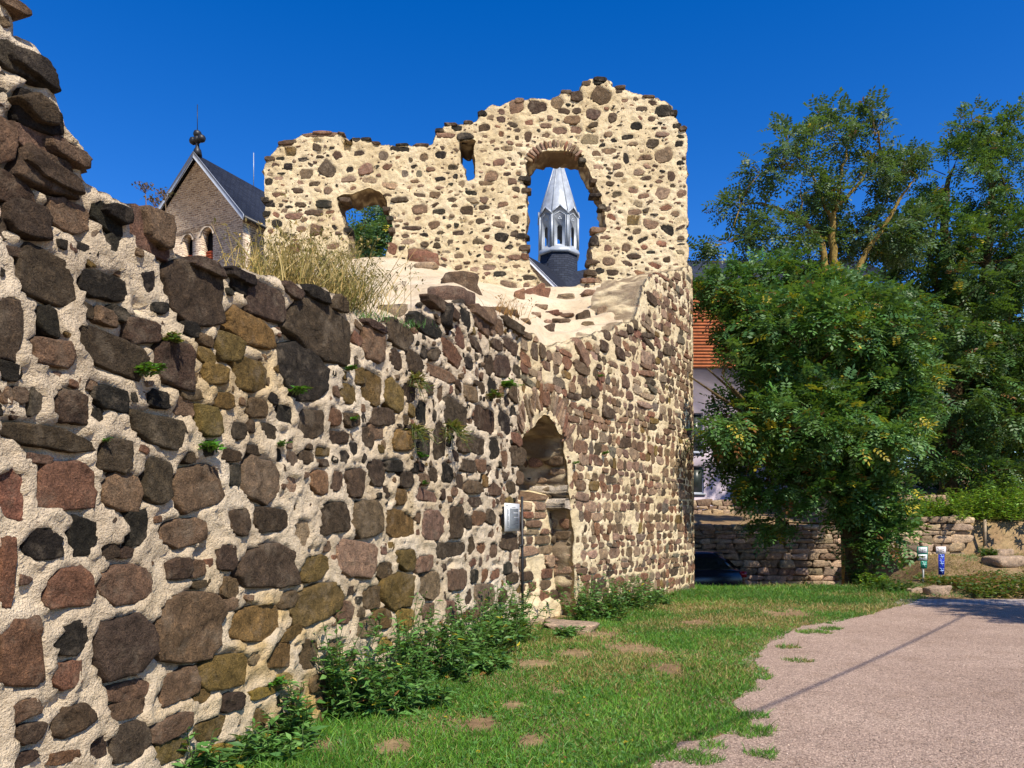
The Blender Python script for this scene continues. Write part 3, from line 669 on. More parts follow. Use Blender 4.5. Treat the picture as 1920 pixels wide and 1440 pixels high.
W_ST = '310 430 90 75 d 40;215 450 75 52 b;470 430 75 52 b -20;700 600 85 52 b;715 800 140 75 r;265 690 75 50 b;195 685 50 30 b;165 765 62 42 r;295 580 85 42 k;250 615 100 26 d;160 630 82 36 b;310 520 52 36 b;1430 300 92 62 p;1115 160 66 72 b;1205 160 102 62 d;1290 140 60 60 b;1375 115 60 60 d;1475 110 100 72 d 30;1475 50 62 32 k;1415 60 50 26 d;1555 95 50 22 d;1355 220 92 42 b;1440 195 72 52 d;1530 205 50 50 d;1630 245 62 42 k;1700 320 62 42 d;1750 370 92 64 b -20;1590 292 72 26 k;1740 530 82 62 p 20;1620 520 62 36 b;1550 535 62 30 d;1520 490 55 22 d;1750 180 85 60 k;1815 320 50 30 k;1760 685 75 42 k 15;1620 612 72 30 b;1800 620 52 26 b;1690 785 62 17 k;1510 825 72 42 b;1530 870 62 30 d;1475 675 64 28 b;1635 695 50 25 b;1585 380 26 62 k;1040 400 62 36 b;1005 455 72 52 b;905 605 72 46 d;665 680 112 21 d;582 765 42 62 r;1050 720 64 46 k;925 530 62 25 k;985 490 82 20 b;1060 580 62 26 b;835 740 42 26 d;775 755 40 30 d;725 750 42 30 d;895 287 82 30 k;860 252 62 28 k;815 282 92 22 b;280 280 180 20 b;140 312 72 20 d;140 330 62 16 b;545 370 56 46 g;640 345 52 30 k;600 340 60 20 k;430 302 50 20 k;490 308 60 20 d;975 188 36 30 k;1165 290 36 52 d;1510 280 52 26 b;60 580 52 42 k;55 480 40 40 k;90 660 60 40 k;1240 240 70 24 b;1320 180 60 26 d;1650 170 60 22 d;1800 240 50 30 k;1560 450 60 28 b;1640 440 60 28 p;1500 600 50 24 d;1780 460 40 50 d;440 360 60 24 d;390 470 90 26 p;250 490 60 24 d;180 520 60 26 d;190 580 60 22 d;700 540 80 22 d;790 470 60 24 k;840 420 60 26 d;750 430 50 22 b;620 560 90 22 d;660 740 80 20 p;640 450 36 40 g;700 450 30 40 g;980 590 60 20 d;950 740 60 22 d;1000 800 60 26 p;870 800 50 24 b;960 650 50 30 d;840 560 60 24 d;1100 480 50 30 b;1110 640 40 50 d;1080 340 60 24 b;1050 280 36 36 r;1170 230 50 30 r'
for it in W_ST.split(';'):
    q = it.split(); cx, cy, w, h = [float(v) for v in q[:4]]; k = .4375 / F_PX * YW
    lw.put(wx(480 + cx * .4375), wz(130 + cy * .4375), w * k, h * k, q[4], math.radians(-float(q[5])) if len(q) > 5 else lw.rng.normal(0, .07), 0, .25, lw.rng.uniform(-.004, .03), need=.7, box=lw.rng.uniform(2.2, 3.6), jag=.22, n=8)
# arch stones of the right window
for k, a in enumerate(np.linspace(155, 40, 16)):
    x, y = 1285 + 128 * math.cos(math.radians(a)), 432 - 112 * math.sin(math.radians(a))
    lw.put(wx(480 + x * .4375), wz(130 + y * .4375), .075, .24, 'prpbp'[k % 5], math.radians(a - 90), 0, .5, .02, need=.5, box=4, jag=.1)
lw.fill([(.30, 200), (.24, 500), (.19, 1200), (.15, 1800), (.115, 2600), (.085, 3500)], (1.2, 3.4), dict(d=3.4, b=4, k=2, r=1.6, p=2), .035, (-.01, .025), .2, box=2.3, jag=.28)
lw.fill([(.065, 3000), (.045, 2500)], (1, 2.8), dict(d=3, b=3, k=1.5, p=2), .025, (-.01, .015), .3, box=2.3, jag=.28)
def rel_w(x, z):
    h = lw.relief(x, z, .045, .012, .045, .07, 12, 4.5)
    for q in HOLES: h = h - .30 * inpoly(x, z, q)
    return h
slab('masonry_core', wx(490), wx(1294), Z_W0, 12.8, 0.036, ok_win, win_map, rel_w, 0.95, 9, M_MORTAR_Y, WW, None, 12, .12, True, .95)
# stones that stand out of the reveals and along the ragged head
for cx, cy, w, h, t in [(1455, 540, 60, 18, 'k'), (1465, 690, 80, 30, 'b'), (1450, 735, 50, 60, 'k'), (1440, 825, 60, 30, 'd'), (1432, 872, 60, 32, 'd'), (1425, 905, 70, 26, 'b'), (1152, 805, 44, 36, 'r'), (1150, 765, 60, 30, 'd'),
                        (1150, 470, 60, 24, 'k'), (1160, 520, 50, 22, 'd'), (1140, 715, 70, 28, 'k'), (380, 560, 50, 24, 'd'), (395, 690, 40, 26, 'k'), (582, 690, 36, 24, 'd'), (575, 640, 36, 22, 'k'), (562, 600, 40, 20, 'd'),
                        (120, 318, 60, 18, 'd'), (60, 385, 50, 26, 'd'), (40, 560, 40, 30, 'k'), (45, 620, 40, 30, 'k'), (285, 272, 90, 14, 'b'), (365, 276, 30, 14, 'd'), (470, 300, 50, 16, 'k'), (515, 318, 40, 16, 'd'), (630, 324, 60, 14, 'k'),
                        (710, 326, 70, 14, 'd'), (785, 262, 50, 20, 'k'), (840, 238, 60, 16, 'd'), (910, 228, 50, 16, 'd'), (965, 190, 40, 26, 'k'), (1130, 135, 50, 22, 'b'), (1330, 98, 60, 18, 'd'), (1475, 44, 60, 22, 'k'),
                        (1560, 80, 50, 18, 'd'), (1680, 118, 60, 14, 'd'), (1790, 190, 40, 30, 'k'), (1830, 255, 40, 24, 'd'), (1400, 390, 40, 24, 'k'), (1445, 480, 36, 26, 'd'), (1482, 590, 40, 24, 'k')]:
    k = .4375 / F_PX * YW
    lw.put(wx(480 + cx * .4375), wz(130 + cy * .4375), w * k, h * k, t, lw.rng.normal(0, .06), 0, 1, .04, force=True, box=3.4, jag=.2, n=9)
lw.build(WW, M_STONE_F, 300, back=-.22)
print('window wall stones', len(lw.stones))
m = MB(); m.box(wx(500), wx(1286), YW + .1, YW + .85, -.3, Z_W0 + .02); m.build('foundation', M_STONE_F, WW, colr=True)

# ------------------------------------------------------------------ mortar capped rubble slope between the front wall and the window wall
FR = np.array([(330, 520), (390, 505), (520, 536), (630, 563), (660, 597), (770, 620), (800, 598), (850, 572), (880, 588), (935, 600), (1005, 634), (1022, 655), (1080, 648), (1120, 632), (1192, 607), (1203, 575), (1213, 538), (1230, 520), (1280, 506)], float)
BK = np.array([(330, 540), (490, 520), (520, 502), (640, 488), (690, 482), (740, 482), (800, 492), (860, 508), (900, 528), (960, 540), (1000, 536), (1060, 538), (1110, 536), (1150, 524), (1220, 514), (1285, 500)], float)
nu, nv = 240, 90
pxs = np.linspace(330, 1280, nu); vv = np.linspace(0, 1, nv)
PXg, VVg = np.meshgrid(pxs, vv)
sf = LINE.s_of(PXg); Yf = LINE.y_of(sf) + .35
Yg = Yf + (YW + .12 - Yf) * VVg
yf = np.interp(PXg, FR[:, 0], FR[:, 1]); yb = np.interp(PXg, BK[:, 0], BK[:, 1])
prof = VVg ** np.where(PXg > 950, .75, .55)
stepz = np.where(PXg > 930, 1, 0) * sstep(930, 980, PXg)
tr_ = prof * 5.0; terr = (np.floor(tr_) + sstep(.55, 1.0, tr_ - np.floor(tr_))) / 5.0
prof = prof * (1 - .75 * stepz) + terr * .75 * stepz
yy = yf + (yb - yf) * prof
Xg = (PXg - CX) / F_PX * Yg; Zg = EYE - (yy - HY) / F_PX * Yg
Zg = Zg + .10 * fbm(Xg * 1.5, Yg * 1.0, 0, 4, 31) * np.clip(VVg * 6, 0, 1) * np.clip((1 - VVg) * 8, 0, 1) + .02 * fbm(Xg * 9, Yg * 9, 0, 3, 32)
V = np.stack([Xg, Yg, Zg], -1).reshape(-1, 3)
ii = np.arange((nv - 1) * nu).reshape(nv - 1, nu)[:, :-1].ravel(); F = np.stack([ii, ii + 1, ii + nu + 1, ii + nu], 1)
# skirt to the ground so that it is a solid bank
rim = np.r_[np.arange(nu), np.arange(1, nv) * nu + nu - 1, (nv - 1) * nu + np.arange(nu - 2, -1, -1), np.arange(nv - 2, 0, -1) * nu]
low = V[rim].copy(); low[:, 2] = -.3; low[:nu, 2] = V[:nu, 2] - .3; nb_ = len(V); k = np.arange(len(rim))
F = np.concatenate([F, np.stack([rim, nb_ + k, nb_ + (k + 1) % len(rim), np.roll(rim, -1)], 1)]); V = np.concatenate([V, low])
SL = thing('rubble_slope', 'pale mortar-capped slope of wall core rising behind the foreground wall to the windows', 'wall core', (Xg.mean(), Yg.mean(), -.3))
mk('mortar_cap', V, F, mat_mortar('pale_cap_mortar', (0.55, 0.445, 0.30), (0.61, 0.51, 0.37), (0.46, 0.36, 0.24), 40, .03), SL, np.ones((len(V), 3)), smooth=True)
def cap_pt(px, py):
    """point of the slope that shows at pixel (px, py)"""
    d = (PXg - px) ** 2 + (yy - py) ** 2; k = np.argmin(d); return np.array([Xg.flat[k], Yg.flat[k], Zg.flat[k]])
def rock(rng, p, w, d, h, c, name, parent, mat=M_STONE_F, rot=None, seed=0):
    """angular quarry stone: a box with knocked-off corners and uneven faces"""
    g_ = np.array([-1, -.72, 0, .72, 1]); V = []; idx = {}
    for i, x in enumerate(g_):
        for j, y in enumerate(g_):
            for k, z in enumerate(g_):
                if i in (0, 4) or j in (0, 4) or k in (0, 4): idx[i, j, k] = len(V); V.append((x, y, z))
    V = np.array(V); e = 7.0; nr = (np.abs(V) ** e).sum(1) ** (1 / e); V = V / nr[:, None] ** 1.0
    sd_ = rng.uniform(0, 99); V = V * (1 + .34 * fbm(V[:, 0] * .9 + sd_, V[:, 1] * .9, V[:, 2] * .9, 3, seed)[:, None]) + rng.normal(0, .035, V.shape)
    V[:, 2] *= 1 + rng.uniform(-.25, .25) * V[:, 0]; V[:, 0] *= 1 + rng.uniform(-.2, .2) * V[:, 2]
    V = V * np.array([w / 2, d / 2, h / 2]); a = rng.uniform(-.4, .4) if rot is None else rot
    V = np.stack([V[:, 0] * math.cos(a) - V[:, 1] * math.sin(a), V[:, 0] * math.sin(a) + V[:, 1] * math.cos(a), V[:, 2]], 1) + p
    F = []
    for ax in range(3):
        for sd2 in (0, 4):
            for a_ in range(4):
                for b_ in range(4):
                    q = []
                    for (u, v) in ((a_, b_), (a_ + 1, b_), (a_ + 1, b_ + 1), (a_, b_ + 1)):
                        t = [0, 0, 0]; t[ax] = sd2; t[(ax + 1) % 3] = u; t[(ax + 2) % 3] = v; q.append(idx[tuple(t)])
                    F.append(q if sd2 else q[::-1])
    return mk(name, V, np.array(F), mat, parent, np.tile(c, (len(V), 1)))
rr = np.random.default_rng(5)
for px, py, w, h, t in [(863, 522, 80, 44, 'd'), (845, 548, 76, 40, 'b'), (820, 590, 72, 40, 'k'), (735, 580, 60, 30, 'p'), (795, 478, 60, 30, 'r'), (800, 500, 40, 14, 'p'), (852, 580, 24, 34, 'k'), (905, 600, 40, 44, 'b'), (1006, 545, 40, 30, 'r'), (973, 550, 22, 26, 'r'),
                        (1060, 552, 36, 12, 'p'), (1110, 548, 44, 12, 'b'), (1092, 590, 26, 30, 'd'), (1130, 580, 18, 24, 'p'), (1012, 572, 24, 10, 'b'), (1036, 582, 26, 10, 'r'), (1060, 586, 30, 8, 'b'), (1030, 600, 24, 10, 'p'), (1055, 602, 34, 10, 'b'), (1005, 585, 20, 9, 'p'),
                        (1150, 560, 20, 14, 'd'), (1215, 545, 22, 20, 'd'), (960, 590, 30, 12, 'd'), (980, 600, 26, 10, 'b'), (940, 580, 30, 14, 'b'), (1100, 608, 26, 10, 'b'), (1030, 618, 22, 16, 'd'), (1140, 545, 24, 10, 'b'), (560, 520, 40, 20, 'd'), (640, 560, 34, 16, 'b'), (620, 540, 30, 16, 'd'), (1180, 548, 22, 8, 'r'), (1170, 578, 24, 10, 'b')]:
    q = cap_pt(px, py + h * .3); k = q[1] / F_PX
    rock(rr, q - (0, 0, .1 * h * k), w * k * .95, w * k * .8, h * k * 1.05, tone(rr, t), 'stone', SL)
# ------------------------------------------------------------------ buildings behind
from mathutils.geometry import tessellate_polygon
from mathutils import Vector
def plate(m, outer, holes, d0, d1, M):
    """flat panel with holes, thickness d0..d1, M maps (a,b,d) rows to world"""
    loops = [outer] + holes; tri = tessellate_polygon([[Vector((a, b, 0)) for a, b in l] for l in loops])
    pts = [p for l in loops for p in l]; n = len(pts)
    V = np.array([[a, b, d0] for a, b in pts] + [[a, b, d1] for a, b in pts], float)
    F = [tuple(t) for t in tri] + [tuple(i + n for i in t[::-1]) for t in tri]
    o = 0
    for l in loops:
        k = len(l); F += [(o + i, o + (i + 1) % k, n + o + (i + 1) % k, n + o + i) for i in range(k)]; o += k
    m.add(M(V), F); return m
def arch(cx, z0, zs, r, n=8, rise=1.0):
    return [(cx - r, z0), (cx + r, z0)] + [(cx + r * math.cos(a), zs + rise * r * math.sin(a)) for a in np.linspace(0, math.pi, n + 1)]
def frame_map(o, u, v):                       # a along u, b up, d along v
    o, u, v = np.array(o, float), np.array([*u, 0.]), np.array([*v, 0.])
    return lambda V: o + V[:, :1] * u + V[:, 2:3] * v + V[:, 1:2] * np.array([0, 0, 1.])
def mat_masonry(name, u, c1, c2_, mort, sx=.42, sy=.17, gap=.03):
    m, nt, b = new_mat(name, .95, .1)
    dt = nd(nt, 'ShaderNodeVectorMath', operation='DOT_PRODUCT'); nt.links.new(wpos(nt), dt.inputs[0]); dt.inputs[1].default_value = (u[0], u[1], 0)
    sp = nd(nt, 'ShaderNodeSeparateXYZ'); nt.links.new(wpos(nt), sp.inputs[0]); cb = nd(nt, 'ShaderNodeCombineXYZ')
    nt.links.new(dt.outputs['Value'], cb.inputs[0]); nt.links.new(sp.outputs[2], cb.inputs[1])
    ns = nd(nt, 'ShaderNodeTexNoise'); ns.inputs['Scale'].default_value = 2.2; nt.links.new(wpos(nt), ns.inputs['Vector'])
    ad = nd(nt, 'ShaderNodeVectorMath', operation='MULTIPLY_ADD'); nt.links.new(ns.outputs['Color'], ad.inputs[0]); ad.inputs[1].default_value = (.5, .22, 0); nt.links.new(cb.outputs[0], ad.inputs[2])
    br = nd(nt, 'ShaderNodeTexBrick'); nt.links.new(ad.outputs[0], br.inputs['Vector'])
    for k, v in (('Scale', 1.0), ('Mortar Size', gap), ('Mortar Smooth', .3), ('Brick Width', sx), ('Row Height', sy), ('Bias', 0.0)): br.inputs[k].default_value = v
    br.inputs['Color1'].default_value = (*c1, 1); br.inputs['Color2'].default_value = (*c2_, 1); br.inputs['Mortar'].default_value = (*mort, 1)
    c = mixc(nt, .8, br.outputs['Color'], ramp(nt, noise(nt, 3.5, 4), [(.3, (.8, .76, .74)), (.7, (1.4, 1.35, 1.25))]), 'MULTIPLY')
    nt.links.new(c, b.inputs['Base Color'])
    inv = nd(nt, 'ShaderNodeMath', operation='SUBTRACT'); inv.inputs[0].default_value = 1; nt.links.new(br.outputs['Fac'], inv.inputs[1])
    bump(nt, b, [(inv.outputs[0], 1.0), (noise(nt, 12), .3)], .012)
    return m
def mat_slate(name, along=(1, 0)):
    m, nt, b = new_mat(name, .8, .12)
    br = nd(nt, 'ShaderNodeTexBrick'); sp = nd(nt, 'ShaderNodeSeparateXYZ'); nt.links.new(wpos(nt), sp.inputs[0]); cb = nd(nt, 'ShaderNodeCombineXYZ')
    dt = nd(nt, 'ShaderNodeVectorMath', operation='DOT_PRODUCT'); nt.links.new(wpos(nt), dt.inputs[0]); dt.inputs[1].default_value = (along[0], along[1], 0)
    nt.links.new(dt.outputs['Value'], cb.inputs[0]); nt.links.new(sp.outputs[2], cb.inputs[1]); nt.links.new(cb.outputs[0], br.inputs['Vector'])
    for k, v in (('Scale', 1.0), ('Mortar Size', .012), ('Brick Width', .35), ('Row Height', .18)): br.inputs[k].default_value = v
    br.inputs['Color1'].default_value = (.022, .027, .042, 1); br.inputs['Color2'].default_value = (.036, .043, .062, 1); br.inputs['Mortar'].default_value = (.015, .017, .022, 1)
    nt.links.new(br.outputs['Color'], b.inputs['Base Color']); bump(nt, b, [(br.outputs['Fac'], -1.0), (noise(nt, 8), .3)], .02)
    return m
M_LEAD = mat_plain('lead_sheet', (.36, .39, .42), .45, .5, .25, 2.0, .15)
M_BOARD = mat_plain('grey_verge', (.30, .33, .38), .6, .4, .15, 3)
M_BLACK = mat_plain('black_iron', (.012, .012, .013), .5, .5, .3, 20)
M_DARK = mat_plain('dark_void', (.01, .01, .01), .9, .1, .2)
M_RED = mat_plain('red_louvre', (.30, .06, .025), .8, .2, .3, 4)

# church tower with a saddleback roof, far left
U, R_ = (.906, -.423), (.423, .906); CO = (-18.96, 45.0, 0.)
CH = thing('church_tower', 'distant stone church tower with steep slate gable roof and two arched openings', 'church tower', CO)
fm = frame_map(CO, U, R_); WL, WR, ZP, ZE, DEP = 4.3, 3.62, 23.55, 19.5, 13.0
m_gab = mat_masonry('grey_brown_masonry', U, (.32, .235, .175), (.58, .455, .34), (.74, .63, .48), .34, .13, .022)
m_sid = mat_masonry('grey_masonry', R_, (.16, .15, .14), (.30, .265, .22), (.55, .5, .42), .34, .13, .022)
o1, o2 = arch(-.80, 15.6, 18.75, .40), arch(.80, 15.6, 18.85, .47)
plate(MB(), [(-WL, 0), (WR, 0), (WR, ZE), (0, ZP), (-WL, ZE)], [o1, o2], 0, .6, fm).build('gable_wall', m_gab, CH)
plate(MB(), [(-WL + .02, 0), (WR - .02, 0), (WR - .02, ZE), (0, ZP - .02), (-WL + .02, ZE)], [], DEP - .4, DEP, fm).build('rear_wall', m_gab, CH)
fs_ = frame_map(np.array(CO) + WR * np.array([*U, 0]), R_, (-U[0], -U[1]))
so_ = arch(5.2, 15.0, 18.0, .45)
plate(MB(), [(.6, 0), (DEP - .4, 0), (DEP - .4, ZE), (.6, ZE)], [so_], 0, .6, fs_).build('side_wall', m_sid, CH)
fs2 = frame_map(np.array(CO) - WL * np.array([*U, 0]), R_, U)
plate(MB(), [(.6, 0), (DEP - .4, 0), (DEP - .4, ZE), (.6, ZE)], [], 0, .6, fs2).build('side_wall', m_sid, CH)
m_trim = mat_plain('pale_dressed_stone', (.36, .29, .22), .9, .2, .3, 5)
for (c0, zs, r) in ((-.80, 18.75, .40), (.80, 18.85, .47)):
    w_ = MB(); ring = [(c0 + (r + .17) * math.cos(a), zs + (r + .17) * math.sin(a)) for a in np.linspace(0, math.pi, 9)] + [(c0 + r * math.cos(a), zs + r * math.sin(a)) for a in np.linspace(math.pi, 0, 9)]
    win = plate(w_, ring, [], -.05, .1, fm).build('window_arch', m_trim, CH)
    l = MB()
    for k in range(14): l.box(c0 - r, c0 + r, 15.7 + k * .17, 15.83 + k * .17, .35, .45, lambda V: fm(V))
    l.build('louvre', M_RED, win)
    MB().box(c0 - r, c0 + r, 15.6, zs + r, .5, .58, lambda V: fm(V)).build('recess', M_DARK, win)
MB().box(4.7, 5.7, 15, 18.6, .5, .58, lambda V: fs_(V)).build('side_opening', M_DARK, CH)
m_sl = mat_slate('slate_church', R_)
rf = MB(); t = .16; ov = .35; sl_ = (ZP - ZE) / WR; sl2 = (ZP - ZE) / WL
plate(rf, [(0, ZP + .28), (WR + ov, ZE - ov * sl_ + .28), (WR + ov, ZE - ov * sl_ + .1), (0, ZP + .06), (-WL - ov, ZE - ov * sl2 + .1), (-WL - ov, ZE - ov * sl2 + .28)], [], -.25, DEP + .3, fm)
roof = rf.build('roof', m_sl, CH)
for s_, W_, q_ in ((1, WR, sl_), (-1, WL, sl2)):
    v_ = MB(); plate(v_, [(0, ZP + .34), (s_ * (W_ + ov), ZE - ov * q_ + .34), (s_ * (W_ + ov), ZE - ov * q_ - .02), (0, ZP - .02)], [], -.34, -.25, fm); v_.build('verge_board', M_BOARD, roof)
g_ = MB(); g_.box(WR + ov - .05, WR + ov + .1, ZE - .3, ZE - .12, -.25, DEP, lambda V: fm(V)); g_.build('gutter', M_BLACK, roof)
f_ = MB(); pk = fm(np.array([[0, ZP + .2, 0]]))[0]
f_.tube([pk, pk + (0, 0, .35), pk + (0, 0, .5), pk + (0, 0, .9)], [.28, .22, .12, .10], 8)
fin = f_.build('finial', M_BLACK, CH)
for dx, dz in ((-.34, .98), (.34, .98), (0, 1.32), (0, .98)):
    k = MB(); c_ = pk + np.array([U[0] * dx, U[1] * dx, dz]); a_ = np.linspace(-1, 1, 6)
    k.tube([c_ + (0, 0, .25 * q) for q in a_], [.25 * math.sqrt(max(1 - q * q, .02)) for q in a_], 8); k.build('knob', M_BLACK, fin, True)
MB().tube([pk + (0, 0, 1.4), pk + (0, 0, 3.1)], .022, 5).build('lightning_rod', M_BLACK, fin)
rp = fm(np.array([[0, ZP + .25, 4.6]]))[0]; MB().tube([rp, rp + (0, 0, 2.2)], .025, 5).build('lightning_rod', M_LEAD, roof)

# chapel with the octagonal ridge turret and metal spire
KO = np.array((1.02, 57.0, 0.)); KR = (.552, .834); KU = (.834, -.552)
KP = thing('chapel', 'distant chapel with dark slate roof and silver octagonal spire seen through the right arch', 'chapel', KO)
fk = frame_map(KO, KU, KR); ZR = EYE + (HY - 480) / F_PX * 57; HB = 3.4
m_sl2 = mat_slate('slate_chapel', KR)
kw = MB(); plate(kw, [(-4, 0), (4, 0), (4, ZR - 4 * 1.05), (0, ZR - .1), (-4, ZR - 4 * 1.05)], [], .25, 15.6, fk); kw.build('wall', m_gab, KP)
kr = MB(); plate(kr, [(0, ZR + .12), (4.4, ZR - 4.62 + .12), (4.4, ZR - 4.62 - .06), (0, ZR - .06), (-4.4, ZR - 4.62 - .06), (-4.4, ZR - 4.62 + .12)], [], -.1, 16, fk); kroof = kr.build('roof', m_sl2, KP)
kv = MB(); plate(kv, [(0, ZR + .16), (4.45, ZR - 4.66 + .16), (4.45, ZR - 4.66 - .16), (0, ZR - .16)], [], -.22, -.1, fk); kv.build('verge_board', mat_plain('white_verge', (.62, .64, .68), .6, .4, .08), kroof)
ft = frame_map(KO + 5.06 * np.array([*KR, 0]), KR, KU)
kt = MB(); plate(kt, [(0, ZR - .05), (3.2, ZR - 3.4), (3.2, ZR - 3.6), (0, ZR - .25), (-3.2, ZR - 3.6), (-3.2, ZR - 3.4)], [], 0, 9, ft); kt.build('side_roof', mat_slate('slate_side', KU), KP)
kt = MB(); plate(kt, [(-2.9, 0), (2.9, 0), (2.9, ZR - 3.4), (0, ZR - .3), (-2.9, ZR - 3.4)], [], 0, 8.7, ft); kt.build('side_wall', m_gab, KP)
SC = KO + 5.06 * np.array([*KR, 0]); DS = SC[1]; zz_ = lambda y: EYE + (HY - y) / F_PX * DS
def octo(Rr, z, off=math.pi / 8): return [SC + np.array([Rr * math.cos(off + k * math.pi / 4), Rr * math.sin(off + k * math.pi / 4), z]) for k in range(8)]
d_ = MB(); V = octo(1.62, ZR - 2.5) + octo(1.62, zz_(482)); d_.add(np.array(V), [(k, (k + 1) % 8, 8 + (k + 1) % 8, 8 + k) for k in range(8)] + [tuple(range(8, 16))]); drum = d_.build('turret_base', mat_slate('slate_drum', (.8, .6)), KP)
LT = thing  # keep the name short below
d_ = MB(); V = octo(1.80, zz_(484)) + octo(1.80, zz_(480)) + octo(1.66, zz_(473)); d_.add(np.array(V), [(r * 8 + k, r * 8 + (k + 1) % 8, r * 8 + 8 + (k + 1) % 8, r * 8 + 8 + k) for r in (0, 1) for k in range(8)] + [tuple(range(8))[::-1], tuple(range(16, 24))]); lan = d_.build('lantern_base', M_LEAD, KP)
Ra = 1.66; hw = Ra * math.sin(math.pi / 8); ap = Ra * math.cos(math.pi / 8); zb, zv, za_ = zz_(474), zz_(414), zz_(401)
for k in range(8):
    th = k * math.pi / 4; n_ = np.array([math.cos(th), math.sin(th)]); u_ = (-n_[1], n_[0])
    mpk = frame_map(SC + np.array([n_[0] * ap, n_[1] * ap, 0]), u_, n_)
    pn = MB(); plate(pn, [(-hw, zb), (hw, zb), (hw, zv), (0, za_), (-hw, zv)], [arch(0, zb + .15, zz_(440), .2, 6)], -.1, 0, mpk); pan = pn.build('lantern_panel', M_LEAD, KP)
    tr2 = MB()
    for sx in (-1, 1): tr2.tube(mpk(np.array([[sx * (hw + .1), zv - .05, .08], [0, za_ + .08, .1]])), .07, 5)
    for sx in (-1, 1): tr2.tube(mpk(np.array([[sx * (hw - .17), zb, .03], [sx * (hw - .17), zv - .15, .03], [0, za_ - .42, .03]])), .035, 5)
    for dx, dz in ((-.09, 0), (.09, 0), (0, .13)): tr2.tube(mpk(np.array([[dx, zz_(424) + dz, -.05], [dx, zz_(424) + dz, .012]])), .075, 6, (.02, .02, .02))
    tr2.build('moulding', M_LEAD, pan)
for k in range(8):
    c_ = octo(Ra, 0)[k]; MB().tube([c_ + (0, 0, zb), c_ + (0, 0, zv + .15)], .10, 6).build('corner_post', M_LEAD, KP)
V = octo(Ra * 1.02, zv + .05) + octo(.07, zz_(289)); mids = [SC + np.array([ap * 1.04 * math.cos(k * math.pi / 4), ap * 1.04 * math.sin(k * math.pi / 4), za_ + .05]) for k in range(8)]
d_ = MB(); V = np.array(V + mids); F = []
for k in range(8):
    k1 = (k + 1) % 8; F += [(k, 16 + k1, 8 + k), (16 + k1, k1, 8 + k1), (16 + k1, 8 + k1, 8 + k)]
F += [tuple(range(8, 16))]
d_.add(V, F)
sp_ = d_.build('spire', M_LEAD, KP)
se = MB()
for k in range(8): se.tube([octo(Ra * 1.02, zv + .1)[k], octo(.08, zz_(290))[k]], .045, 5)
for f in np.linspace(.12, .9, 9):
    q = [np.array(a_) * (1 - f) + np.array(b_) * f for a_, b_ in zip(octo(Ra * 1.0, zv + .1), octo(.08, zz_(290)))]
    for k in range(8):
        if (k + int(f * 20)) % 2 == 0: se.tube([q[k], q[(k + 1) % 8]], .022, 4)
se.build('seam', M_LEAD, sp_)
MB().tube([SC + (0, 0, zz_(291)), SC + (0, 0, zz_(284))], .09, 6).build('tip', M_LEAD, sp_)

# house behind the trees on the right
HO = np.array([7.4, 36.0, 1.3]); HS = thing('house', 'lilac rendered house with orange boarded upper storey behind the trees', 'house', HO)
M_LIL = mat_plain('lilac_render', (.50, .43, .48), .9, .2, .07, 3, bdist=.004); M_OR = mat_plain('orange_board', (.50, .155, .055), .75, .3, .22, 5)
fh = frame_map((0, 36.0, 0), (1, 0), (0, 1))
wins = [(8.62, 9.22, 5.05, 6.95), (8.62, 9.27, 3.06, 4.4), (10.9, 11.9, 5.05, 6.95), (10.9, 11.9, 3.06, 4.4), (13.4, 14.4, 5.05, 6.95), (13.4, 14.4, 3.06, 4.4)]
plate(MB(), [(7.4, 1.0), (18, 1.0), (18, 9.1), (7.4, 9.1)], [[(a, c_), (b_, c_), (b_, d), (a, d)] for a, b_, c_, d in wins], 0, .4, fh).build('wall', M_LIL, HS)
MB().box(7.4, 18, 36.4, 42, 1.0, 9.1).box(7.45, 17.95, 36.05, 42, 9.1, 13.1).build('rear_wall', M_LIL, HS)
for a, b_, c_, d in wins:
    fr = MB(); plate(fr, [(a, c_), (b_, c_), (b_, d), (a, d)], [[(a + .06, c_ + .06), (b_ - .06, c_ + .06), (b_ - .06, d - .06), (a + .06, d - .06)]], .12, .2, fh)
    w_ = fr.build('window', M_BOARD, HS)
    mgl = mat_plain('window_glass', (.03, .04, .035), .35, .4, .2, 2)
    MB().box(a + .06, b_ - .06, c_ + .06, d - .06, .15, .17, lambda V: fh(V)).build('pane', mgl, w_)
    MB().box(a - .05, b_ + .05, c_ - .08, c_ - .005, -.08, .12, lambda V: fh(V)).build('sill', M_BOARD, w_)
for k in range(26):
    z = 9.11 + k * .155; MB().box(7.38, 18.02, -.06 - .012 * (k % 2), .05, z, z + .135, lambda V: np.stack([V[:, 0], 36.0 + V[:, 1], V[:, 2]], 1)).build('board', M_OR, HS)
r_ = MB(); plate(r_, [(35.5, 13.12), (35.5, 13.32), (39.0, 15.35), (42.5, 13.32), (42.5, 13.12), (39, 15.1)], [], 7.1, 18.3, lambda V: np.stack([V[:, 2], V[:, 0], V[:, 1]], 1)); r_.build('roof', mat_slate('slate_house', (1, 0)), HS)

